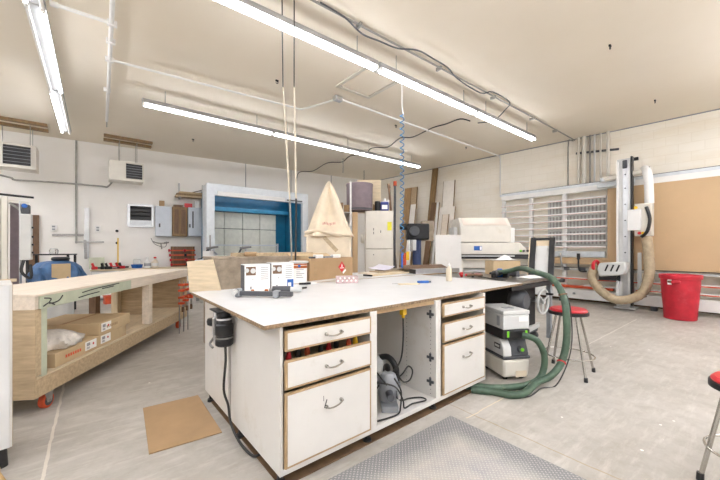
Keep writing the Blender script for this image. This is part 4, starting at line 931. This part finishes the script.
sb('lower_rail', .27, 2.6, 1.19, 1.22, 1.42, 1.46, 'galvwhite'); sb('right_rail', 2.56, 2.62, 1.18, 1.3, 1.2, 1.5, 'galvwhite')
sb('booth_floor', .05, 3.15, .13, 1.3, 0.0, .06, 'galvwhite', 0)
MB().cyl((.4, .7, 2.94), (2.8, .7, 2.94), .03, seg=10).build('booth_tube', 'boothlamp', T)
sb('post_handle', .07, .1, -.04, -.0, 1.25, 1.7, 'steel')
# table before the booth with two guns
T = thing('booth_table', 'low table in front of the spray booth', 'table', (2.0, 8.75, 0)); MB().bb(0, 2.5, 0, .5, 1.02, 1.06).build('tabletop', 'galvwhite', T)
for x in (.05, 2.45):
    for y in (.05, .45): MB().bb(x-.03, x+.03, y-.03, y+.03, 0, 1.02).build('leg', 'galv', T)
def gun(label, x, y, rz):
    T = thing('spray_gun', label, 'spray gun', (x, y, 1.0605), rz)
    MB().lathe([(.09, 0), (.11, .02), (.11, .14), (.06, .18), (.03, .2), (.03, .26)], seg=18).build('cup', 'alu', T); MB().cyl((-.16, 0, .28), (.14, 0, .32), .035, .025, 12).build('body', 'steel', T); MB().bar((-.12, 0, .28), (-.2, 0, .1), .04, .05).build('grip', 'dgrey', T); MB().tube([(-.2, 0, .1), (-.28, .05, .03), (-.35, .1, .012)], .012, 6, 4).build('air_line', 'black', T)
gun('steel spray gun with cup near left post of the spray booth', 2.35, 8.95, .3)
gun('steel spray gun in front of the filter pads of the booth', 3.2, 8.95, -.4)
single('paint_pot', 'white paint pot beside the spray gun by the booth post', 'pot', MB().lathe([(.1, 0), (.12, .01), (.12, .2), (.125, .21), (.001, .215)], seg=20), 'white', (2.2, 8.8, 1.0605))
# ------------------------------------------------------------------ between island and booth
o = single('plywood_sheet', 'pale plywood offcut standing behind left corner of the island', 'board', MB().prism([(.17, 0), (.27, 0), (.275, .95), (.2, 1.24), (-.045, 1.22), (-.02, .925), (.17, .88)], 0, .014, 'y').cyl((.07, -.001, 1.06), (.07, -.003, 1.06), .014, seg=10), 'ply', (.725, 3.5, 0), -.62, .002)
T = thing('wooden_crate', 'weathered grey brown crate behind the white cartons', 'crate', (1.2, 4.5, 0), -.02)
MB().bb(0, 1.6, 0, .6, 0, 1.2).build('body', 'greyboard', T, bevel=.005); MB().bb(-.01, 1.61, -.01, .61, 1.2, 1.232).build('lid', 'greyboard', T, bevel=.003)
single('plank', 'long tan plank lying on the weathered crate', 'board', MB().bb(-.55, .7, -.1, .1, 0, .05), 'plydark', (2.05, 4.72, 1.233), .03, .003)
T = thing('cardboard_tube', 'brown cardboard tube on the weathered crate behind the cartons', 'tube', (1.62, 4.58, 1.233), -.5); MB().cyl((.0, 0, .032), (.16, 0, .032), .032, seg=20).build('tube', 'card', T); MB().cyl((-.008, 0, .032), (-.001, 0, .032), .024, seg=16).build('dark_core', 'walnut', T)
# cloth bag dust collector
T = thing('dust_collector', 'dust collector with peaked cream canvas bag behind brown box', 'dust collector', (3.43, 5.2, 0), -.62)
MB().bb(-.4, .4, -.33, .33, .0, 1.6).build('cabinet', 'canvas', T, bevel=.03)
MB().box((.03, -.336, 1.42), (.07, .006, .34), (0, -.75, 0)).build('tape_strip', 'plydark', T)
def bagfn(u, v):
    a = 2*pi*u; z = 1.56+v*1.04
    prof = ((1-v)**.78)*.40+.012
    if v < .12: prof += .03*(1-v/.12)
    k = (abs(cos(a))**4+abs(sin(a))**4)**-.25
    f = 1+.05*sin(9*a+3*v)*(1-v)+.05*noise.noise((cos(a)*2, sin(a)*2, v*4))
    crease = 1-.45*exp(-((a-4.82)/(.10+.5*(1-v)**1.3))**4)*min(1, v*2.5)+.10*exp(-((a-4.2-.2*v)/.16)**2)-.16*exp(-((a-5.6)/.12)**2)*min(1, v*3)
    return Vector((prof*k*f*crease*cos(a)-.01*v, prof*.85*k*f*crease*sin(a), z))
MB().grid(bagfn, 110, 30).build('canvas_bag', 'canvas', T)
m = MB()
for i in range(9): m.box((-.1+.026*i, -.352+.012*abs(i-4)*.2, 1.78+.01*sin(i)), (.017, .004, .045), (.2, 0, .2*(-1)**i))
m.build('red_print', 'clothred', T)
MB().tube([(-.42, -.34, 1.62), (-.2, -.36, 1.66), (.1, -.37, 1.6), (.42, -.34, 1.58)], .03, 8, 6).build('bag_hem', 'canvas', T)
# tall shelf unit, drum and cabinets
T = thing('shelf_unit', 'tall white open shelf with tan side left of the cream cabinets', 'shelf', (3.98, 5.66, 0), -.68)
MB().bb(0, .26, .0, .4, 0, .02).bb(0, .26, .38, .4, .02, 2.1).bb(0, .014, 0, .38, .02, 2.1).build('carcass', 'white', T); MB().bb(.27, .38, .0, .4, 0, 2.1).build('side_panel', 'mdf', T, bevel=.003)
for z in (.9, 1.25, 1.55, 1.82, 2.085): MB().bb(.014, .268, .01, .379, z, z+.018).build('shelf', 'white', T)
R_ = Matrix.Rotation(-.68, 3, 'Z')
def su(x, y, z): v = R_ @ Vector((x, y, 0)); return (3.98+v.x, 5.66+v.y, z)
for i, (x, z, m, l) in enumerate(((.07, 1.5685, 'ink', 'black bottle on tall open shelf, third level left'), (.18, 1.5685, 'dgrey', 'dark bottle on tall open shelf, third level right'), (.1, 1.8385, 'walnut', 'brown bottle on the upper level of open shelf'), (.08, 1.2685, 'greenpaint', 'green bottle on second level of tall open shelf'), (.19, 1.2685, 'black', 'black bottle on second level of the open shelf'))):
    T = thing('bottle', l, 'bottle', su(x, .1, z)); MB().lathe([(.045, 0), (.05, .01), (.05, .12), (.02, .15), (.02, .165)], seg=16).build('bottle', m, T); MB().lathe([(.024, .165), (.024, .19), (.001, .191)], seg=12).build('cap', 'white', T)
T = thing('grey_drum', 'grey cloth filter drum on top of shelf and cabinet', 'drum', (*su(.42, .2, 0)[:2], 2.141))
MB().lathe([(.26, 0), (.275, .02), (.285, .55), (.28, .575), (.001, .58)], seg=40).build('drum', 'barrel', T); MB().lathe([(.289, .53), (.291, .55), (.286, .575)], seg=40).build('top_band', 'barrel', T); MB().lathe([(.28, .02), (.282, .045), (.278, .05)], seg=40).build('bottom_band', 'dgrey', T)
for i, (x, m, l, s) in enumerate(((.02, 'walnut', 'brown wooden box on tall shelf left of grey drum', .15), (.17, 'oak', 'small tan wooden block on tall shelf touching the grey drum', .12))):
    single('wooden_box', l, 'box', MB().bb(-s/2, s/2, -.06, .06, 0, .2-.05*i).bb(-s/2+.02, s/2-.02, -.062, -.06, .03, .1), m, su(x-.02, .08, 2.1035), -.68, .004)
def cab(label, x, y, rz, w, d, H, split):
    T = thing('metal_cabinet', label, 'cabinet', (x, y, 0), rz)
    MB().bb(0, w, 0, d, 0, H).build('carcass', 'offwhite', T, bevel=.012)
    MB().bb(.008, w-.008, -.03, -.001, split+.006, H-.01).build('door', 'offwhite', T, bevel=.01); MB().bb(.008, w-.008, -.03, -.001, .06, split-.006).build('door', 'offwhite', T, bevel=.01)
    m = MB()
    for xx, zz in ((.3, H-.42), (.3, H-.5), (.55, H-.47)): m.bb(w*xx-.008, w*xx+.008, -.036, -.03, zz, zz+.05)
    m.cyl((w*.3, -.03, split-.12), (w*.3, -.036, split-.12), .012, seg=8); m.build('latch', 'dgrey', T)
    return T
T = cab('cream two door metal cabinet with yellow tag, behind the tables', 4.46, 5.4, -.68, .6, .55, 2.14, 1.33)
MB().bb(.47, .56, -.034, -.031, 1.72, 1.9).build('yellow_tag', 'tagyellow', T)
MB().cyl((-.02, .1, 1.55), (-.09, .1, 1.55), .1, seg=20).build('side_bulge', 'offwhite', T, bevel=.02)
R2 = Matrix.Rotation(-.68, 3, 'Z')
def cu(x, y, z): v = R2 @ Vector((x, y, 0)); return (4.46+v.x, 5.4+v.y, z)
single('wooden_box', 'large pale plywood box on cream cabinet behind grey drum', 'box', MB().bb(-.16, .36, .44, .55, 0, .74).bb(-.165, .365, .435, .44, .68, .74), 'ply', cu(0, 0, 2.1405), -.68, .004)
T = thing('jug', 'blue labelled white jug on top of the cream cabinet', 'jug', cu(.42, .13, 2.1405), -.68)
MB().prism([(-.09, -.06), (.09, -.06), (.09, .06), (-.09, .06)], 0, .2).build('body', 'jug', T, bevel=.02); MB().lathe([(.05, .2), (.03, .24), (.03, .27), (.001, .271)], seg=14).build('cap', 'white', T); MB().bb(-.06, .06, -.064, -.06, .04, .13).build('label_patch', 'label', T); MB().tube([(.04, 0, .2), (.09, 0, .24), (.085, 0, .15)], .012, 8, 4).build('handle', 'white', T)
single('black_tin', 'black tin on cream cabinet between drum and blue jug', 'tin', MB().lathe([(.06, 0), (.062, .01), (.062, .2), (.05, .21), (.001, .212)], seg=18), 'blackm', cu(.27, .09, 2.1405))
o = single('wood_wedge', 'tan wood offcut lying on the cream cabinet behind blue jug', 'offcut', MB().prism([(-.2, 0), (.2, 0), (-.2, .18)], -.04, .04, 'y'), 'oak', cu(.38, .35, 2.1405), -.68, .003)
single('white_pipe', 'slim white upright pipe before the grey drum', 'pipe', MB().cyl((0, 0, 0), (0, 0, 2.72), .018, seg=10).cyl((0, 0, 0), (0, 0, .02), .07, seg=16), 'white', (*su(.24, -.16, 0)[:2], 0))
# poles leaning by the cabinet
for k, (u0, u1, v0, l, m) in enumerate(((389, 395, 188, 'brown pole leaning right of cream cabinet', 'walnut'), (395, 394, 186, 'grey pole with orange tip by the cream cabinet', 'dgrey'))):
    def dp(u, v, d): r = (u-360)/FPX*d; return Vector((d*sin(YAW)+r*cos(YAW), d*cos(YAW)-r*sin(YAW), CH-d*(v-HOR)/FPX))
    a = dp(u0, v0, 9.9-.9*k); b = dp(u1+3*(1-k), 285, 9.4-.9*k); b.z = 0
    T = thing('pole', l, 'pole', b); d = a-b; MB().cyl((0, 0, 0), d, .035, seg=10).build('shaft', m, T)
    MB().cyl(d, d*1.04, .05, seg=10).build('tip', 'orange' if k else 'walnut', T)
# black headed machine on a blue column
T = thing('drill_press', 'drill press with black motor head on dark blue column', 'drill press', (5.32, 4.72, 0), -.7)
MB().bb(-.25, .25, -.25, .25, 0, .06).build('base', 'blackm', T, bevel=.01); MB().lathe([(.11, .06), (.09, .1), (.09, 1.5), (.11, 1.52)], seg=20).build('column', 'bluecol', T)
MB().bb(-.22, .24, -.16, .2, 1.52, 1.86).build('head', 'blackm', T, bevel=.03); MB().cyl((-.08, -.17, 1.7), (-.08, -.26, 1.7), .1, seg=20).build('motor_face', 'dgrey', T); MB().bb(.1, .34, -.1, .14, 1.5, 1.92).build('side_plate', 'greyboard', T, bevel=.005)
MB().cyl((-.22, 0, 1.8), (-.36, 0, 1.8), .075, .06, 16).build('pulley_cover', 'black', T); MB().cyl((-.14, -.19, 1.52), (-.14, -.19, 1.28), .03, seg=12).build('spindle', 'steel', T); MB().bb(-.2, -.04, -.2, -.1, 1.3, 1.52).build('switch_box', 'lgrey', T, bevel=.006); MB().bb(-.25, -.19, -.23, -.2, 1.1, 1.28).build('yellow_switch', 'yellow', T); MB().cyl((-.28, -.16, .95), (-.28, -.16, 1.25), .04, seg=12).build('red_canister', 'orange', T)
# ------------------------------------------------------------------ boards leaning on the right wall
def lean(label, u0, u1, vt, m, th=.035, base=.45, side=0, zb=0, off=.05):
    def hit(u, v):
        dx, dy = sin(YAW)+(u-360)/FPX*cos(YAW), cos(YAW)-(u-360)/FPX*sin(YAW); d = (9.95-off)/(dx+.07*dy)
        return Vector((d*dx, d*dy, CH-d*(v-HOR)/FPX))
    a, b = hit(u0, vt), hit(u1, vt); h = a.z; w = (a.xy-b.xy).length; yc = (a.y+b.y)/2; xc = (a.x+b.x)/2
    o = single('leaning_board', label, 'board', MB().bb(-w/2+.012, w/2-.012, -th, 0, 0, sqrt(h*h+base*base), 0).bb(-w/2, -w/2+.012, -th-.004, 0, 0, sqrt(h*h+base*base), 1).bb(w/2-.012, w/2, -th-.004, 0, 0, sqrt(h*h+base*base), 1), [m, 'oak'], (xc-base, yc, 0), ar, .002)
    o.rotation_mode = 'QUATERNION'
    q = Euler((0, 0, ar+pi)).to_quaternion() @ Euler((0, 0, 0)).to_quaternion()
    d = Vector((base, side, h)).normalized(); X_ = Vector((.07, -1, 0)).normalized(); Y_ = d.cross(X_).normalized(); X_ = Y_.cross(d)
    Mx = Matrix((X_, Y_, d)).transposed(); o.rotation_quaternion = Mx.to_quaternion(); o.location = (a.x/2+b.x/2-base, yc-side, zb+.005); return o
lean('tan board leaning on right wall left of the tall brown plank', 405.5, 412, 189, 'tanboard', base=.4, side=0)
lean('pale tan board leaning on right wall next to the coiled hose', 412, 418, 188, 'plydark', base=.4, side=0, off=.06)
lean('narrow white board in front of the tan leaning boards', 411, 417, 205, 'warmwhite', base=.45, off=.3)
lean('tall brown plank reaching the ceiling on the right wall', 433, 438.5, 169, 'oak', base=.35, side=-.22)
lean('dark brown plank leaning just right of the tall plank', 432, 437, 203, 'walnut', base=.42, side=-.18, off=.22)
lean('slim grey white strip leaning between brown and white boards', 437, 440, 203, 'white', base=.4, side=0, off=.2)
lean('tall white board leaning left of the sander', 444, 455.5, 182, 'warmwhite', base=.35, side=0)
lean('wide white board leaning in front of the tall white one', 440, 456, 208, 'warmwhite', base=.42, side=0, off=.2)
lean('short tan board in front of white boards on the right wall', 443, 449.5, 215, 'plypink', base=.4, side=0, off=.5)
o = single('leaning_board', 'white panel leaning before the board stack left of sander', 'board', MB().bb(-.25, .25, 0, .02, 0, 1.615), 'melamine', (5.34, 3.91, 0), -.75, .002); o.rotation_euler.x = -.08
# ------------------------------------------------------------------ drum sander
T = thing('drum_sander', 'large white drum sander left of the louvred wall', 'machine', (6.6, 4.0, 0), -.70)
w = .70
m = MB().prism([(-.40, 1.47), (-.40, 1.80), (-.22, 1.99), (.30, 1.99), (.42, 1.78), (.42, 1.47)], -w+.14, w-.22, 'x'); m.build('hood', 'offwhite', T, bevel=.015)
MB().prism([(-.388, 1.82), (-.236, 1.98), (-.24, 1.985), (-.392, 1.825)], -w+.2, w-.3, 'x').build('hood_window', 'glaze', T)
MB().bb(-w+.05, w-.05, -.42, .42, 1.22, 1.46).build('bed', 'offwhite', T, bevel=.012)
MB().prism([(w-.049, 1.22), (w+.2, 1.22), (w-.049, 1.46)], -.4, .4, 'y').build('side_wedge', 'offwhite', T, bevel=.005)
MB().bb(-w+.05, w+.1, -.5, -.425, 1.13, 1.22).build('feed_slot', 'blackm', T, bevel=.004); MB().bb(-w+.02, w-.2, -.52, -.5, 1.175, 1.2).build('feed_table_edge', 'alu', T)
MB().bb(w-.21, w-.06, -.2, .2, 1.462, 1.78).build('end_cover', 'white', T, bevel=.01); MB().bb(-w+.05, -w+.135, -.2, .2, 1.462, 1.8).build('end_cover', 'lgrey', T, bevel=.01)
b = MB().bb(-.29, -.13, -.424, -.42, 1.3, 1.39).build('blue_badge', 'blue', T); MB().bb(-.17, -.135, -.426, -.424, 1.31, 1.38).build('badge_mark', 'label', b)
for x, c in ((.72, 'lime'), (.78, 'black'), (.86, 'black')): MB().cyl((x-.06, -.42, 1.29), (x-.06, -.45, 1.29), .022, seg=12).build('control_button', c, T)
for x in (-.55, .45):
    for y in (-.34, .34): MB().bb(x-.05, x+.05, y-.05, y+.05, 0, 1.219).build('leg', 'offwhite', T, bevel=.005)
MB().bb(-.5, .4, -.37, -.31, .95, 1.10).build('front_rail', 'offwhite', T); MB().bb(-.5, .4, .3, .36, .2, .3).build('rear_rail', 'offwhite', T)
MB().bb(-.45, .35, -.28, .28, .25, .9).build('motor_case', 'lgrey', T, bevel=.01)
# ------------------------------------------------------------------ vertical panel saw along the right wall
T = thing('panel_saw', 'vertical panel saw with white frame along the right wall', 'panel saw', (9.35, 2.2, 0))
oy = 2.2
def ps(n, x0, x1, y0, y1, z0, z1, m, bev=.003, par=T): return MB().bb(x0-9.35, x1-9.35, y0-oy, y1-oy, z0, z1).build(n, m, par, bevel=bev)
Y0, Y1 = -1.6, 5.02
ps('top_rail', 9.36, 9.5, Y0, Y1, 2.735, 2.86, 'white'); ps('top_rail_cap', 9.38, 9.52, Y0, Y1+.06, 2.861, 2.93, 'galvwhite'); ps('top_strip', 9.4, 9.5, Y0, Y1, 2.931, 2.945, 'dgrey')
for y in (Y1-.04, 4.2, 3.36, 1.4, .3, -.8): ps('frame_post', 9.41, 9.49, y-.045, y+.045, .0, 2.734, 'white')
for i, z in enumerate((2.56, 2.39, 2.21, 2.04, 1.86, 1.69, 1.52, 1.37)):
    s = ps('slat', 9.355, 9.405, 2.45, Y1, z-.014, z+.026, 'white', .0); ps('slat_edge', 9.352, 9.355, 2.45, Y1, z-.0145, z-.006, 'clothred', 0, s)
ps('middle_rail', 9.33, 9.405, 2.47, Y1, 1.13, 1.27, 'galvwhite'); ps('wood_strip', 9.35, 9.405, 1.95, 3.75, .95, 1.11, 'mdf')
ps('support_bar', 9.3, 9.40, Y0, Y1, .80, .84, 'lgrey'); ps('roller_track', 9.28, 9.40, Y0, Y1, .86, .875, 'blackm')
for i in range(5): ps('support_clip', 9.27, 9.3, 2.5+.35*i, 2.62+.35*i, .80, .875, 'dgrey')
ps('lower_bar', 9.3, 9.40, Y0, Y1, .58, .62, 'white'); ps('red_stripe', 9.297, 9.30, Y0, Y1, .575, .60, 'orange', 0)
ps('lower_bar', 9.3, 9.40, Y0, 2.9, .41, .45, 'white'); ps('red_bar', 9.28, 9.40, 2.3, 3.7, .36, .42, 'orange')
ps('bottom_panel', 9.3, 9.42, Y0, Y1, .10, .33, 'white')
ps('red_stripe', 9.297, 9.30, Y0, 1.9, .41, .43, 'orange', 0)
for y in (4.9, 3.4, 1.6, .0): ps('floor_foot', 9.32, 9.46, y-.05, y+.05, .0, .10, 'dgrey')
for y in (3.1, 3.45): MB().cyl((-.055, y-oy, .2), (-.04, y-oy, .24), .03, seg=12).build('adjuster_knob', 'grey', T)
MB().tube([(-.06, 3.4-oy, 1.22), (-.1, 3.38-oy, 1.1), (-.08, 3.36-oy, .86)], .022, 8, 4).build('hook_arm', 'galv', T)
# moving beam, head, duct and motor
bx = 9.02
ps('saw_beam', bx, bx+.2, 1.93, 2.17, .06, 3.3, 'lgrey', .01); ps('beam_face', bx-.012, bx-.001, 1.97, 2.06, .1, 3.25, 'alu', .003); ps('beam_side_rail', bx-.03, bx-.001, 2.13, 2.17, .08, 3.24, 'white')
ps('beam_dark_rail', bx-.005, bx+.12, 1.895, 1.929, .1, 3.33, 'black', .004)
for i, z in enumerate((.9, 1.25, 1.6, 1.95, 2.3, 2.65, 2.95)): MB().cyl((bx-9.35-.013, 2.015-oy, z), (bx-9.35-.02, 2.015-oy, z), .016, seg=10).build('bolt', 'dgrey', T)
ps('beam_top_pulley', bx-.05, bx-.013, 1.98, 2.06, 3.08, 3.26, 'dgrey', .015); ps('beam_foot', bx-.02, bx+.24, 1.84, 2.22, .02, .06, 'lgrey')
ps('carriage', bx+.2, 9.3, 1.9, 2.6, 2.76, 2.88, 'galvwhite', .01)
MB().cyl((-.25, .22, 2.92), (-.25, -.5, 2.98), .06, seg=16).build('top_roller', 'offwhite', T); MB().cyl((-.25, -.5, 2.98), (-.25, -.58, 2.985), .08, seg=16).build('roller_end', 'dgrey', T)
MB().lathe([(.06, 0), (.06, .08)], (-.25, .24, 2.87), 14).build('roller_bearing', 'galvwhite', T)
h = ps('saw_head', bx-.12, bx+.12, 1.56, 1.84, 1.6, 2.28, 'offwhite', .015); ps('head_plate', bx-.2, bx-.121, 1.72, 1.94, 1.72, 2.16, 'white', .008, T)
for y, z, c in ((1.86, 2.2, 'yellow'), (1.8, 1.66, 'red'), (1.74, 1.66, 'yellow')): MB().cyl((bx-9.35-.121, y-oy-.05, z), (bx-9.35-.16, y-oy-.05, z), .03, seg=12).build('control_button', c, T)
MB().tube([(bx-9.35-.14, 1.64-oy, 2.2), (bx-9.35-.16, 1.58-oy, 1.95), (bx-9.35-.16, 1.62-oy, 1.7), (bx-9.35-.14, 1.72-oy, 1.58)], .03, 8, 5).build('head_cable', 'black', T)
MB().tube([(bx-9.35+.02, 1.62-oy, 2.28), (bx-9.35+.02, 1.63-oy, 2.7), (bx-9.35+.03, 1.66-oy, 2.95), (bx-9.35+.16, 1.72-oy, 3.04)], .08, 16, 5).build('dust_duct', 'white', T)
hp = [(bx-.02, 1.66, 1.6), (bx-.05, 1.62, 1.2), (bx-.1, 1.6, .8), (bx-.18, 1.68, .45), (bx-.25, 1.88, .28), (bx-.3, 2.15, .25), (bx-.3, 2.42, .45), (bx-.28, 2.56, .7), (bx-.2, 2.5, .95)]
MB().tube([(x-9.35, y-oy, z) for x, y, z in hp], lambda i: .088+.005*(i % 2), 14, 9).build('suction_hose', 'tanhose', T)
mo = MB().prism([(-.24, 1.12), (.22, 1.08), (.26, .95), (.22, .78), (-.2, .84), (-.26, .98)], -.17, .17, 'x').build('saw_motor', 'lgrey', T, bevel=.03); mo.location = (bx-9.35-.2, 2.2-oy-.02, -.06)
for i in range(3): o = MB().box((-.174, .08-.1*i, .98), (.012, .03, .15), (.35, 0, 0)).build('cooling_slot', 'black', mo, bevel=.004)
MB().torus((bx-9.35-.2, 2.5-oy, .94), .115, .035, (.2, 1, 0), 28, 8).build('red_ring', 'redvinyl', T); ps('motor_mount', bx-.03, bx+.0, 2.1, 2.5, .62, .76, 'dgrey', .01)
MB().tube([(-.37, 2.9-oy, 1.1), (-.37, 2.88-oy, .82), (-.3, 2.75-oy, .8)], .02, 8, 4).build('crank', 'blackm', T); MB().cyl((-.37, 2.9-oy, 1.08), (-.37, 2.9-oy, 1.22), .035, seg=10).build('crank_grip', 'black', T)
ps('side_column', bx+.05, bx+.12, 1.76, 1.82, .3, 1.25, 'lgrey', .004)
MB().tube([(bx-9.35+.15, -.62, .85), (bx-9.35+.12, -.45, .5), (bx-9.35+.1, -.5, .3)], .03, 8, 4).build('hanging_cable', 'blackm', T)
single('mdf_sheet', 'brown board sheet resting on the panel saw frame', 'sheet', MB().bb(-.025, .0, -2.75, 0, 0, 1.855), 'mdf', (9.35, 2.42, .876))
# perforated vent panel on the wall behind the slats
def onwr(u, v, off=0):
    dx, dy = sin(YAW)+(u-360)/FPX*cos(YAW), cos(YAW)-(u-360)/FPX*sin(YAW); d = (9.95-off)/(dx+.07*dy); return (d*dx, d*dy, CH-d*(v-HOR)/FPX)
T = thing('wall_louvre', 'slotted grey metal panel on wall behind the saw slats', 'vent', (wr(3.4), 3.4, 1.4), ar)
MB().bb(-.95, .45, .005, .03, 0, 1.22).build('panel', 'lgrey', T)
for j in range(3):
    for i in range(17): MB().bb(-.91+.08*i, -.875+.08*i, .031, .036, .05+.4*j, .38+.4*j).build('slot', 'slotgrey', T)
# conduits on the right wall
for i, (u, r, n) in enumerate(((578.5, .028, 'first'), (584, .05, 'second'), (590, .02, 'third'), (594.5, .02, 'fourth'), (600.5, .022, 'fifth'), (608, .035, 'sixth'))):
    x, y, z = onwr(u, 160, .07); single('conduit', 'painted vertical conduit on right wall, %s from left in its cluster' % n, 'pipe', MB().cyl((0, 0, 0), (0, 0, CEIL-2.96-.002), r, seg=12), ('offwhite', 'offwhite', 'condgrey', 'lgrey', 'offwhite', 'offwhite')[i], (x, y, 2.96), 0, 0, 'conduits on the right wall')
single('strut_rail', 'dark strut rail across conduits on the right wall', 'rail', MB().bar(onwr(576, 153.5, .015), onwr(619, 149, .015), .025, .05), 'dgrey')
single('wall_bracket', 'small dark bracket on right wall above the panel saw', 'bracket', MB().box((0, 0, 0), (.05, .12, .07)), 'blackm', onwr(635, 159, .03))
# ------------------------------------------------------------------ world and view
w = bpy.data.worlds.new('world'); sc.world = w; w.use_nodes = True
w.node_tree.nodes['Background'].inputs[0].default_value = (1, .97, .92, 1); w.node_tree.nodes['Background'].inputs[1].default_value = .3
sc.view_settings.view_transform = 'Standard'; sc.view_settings.look = 'None'; sc.view_settings.gamma = 1
sc.view_settings.use_curve_mapping = False; sc.view_settings.exposure = EXPO
sc.cycles.use_denoising = True; sc.cycles.max_bounces = 10; sc.cycles.diffuse_bounces = 6
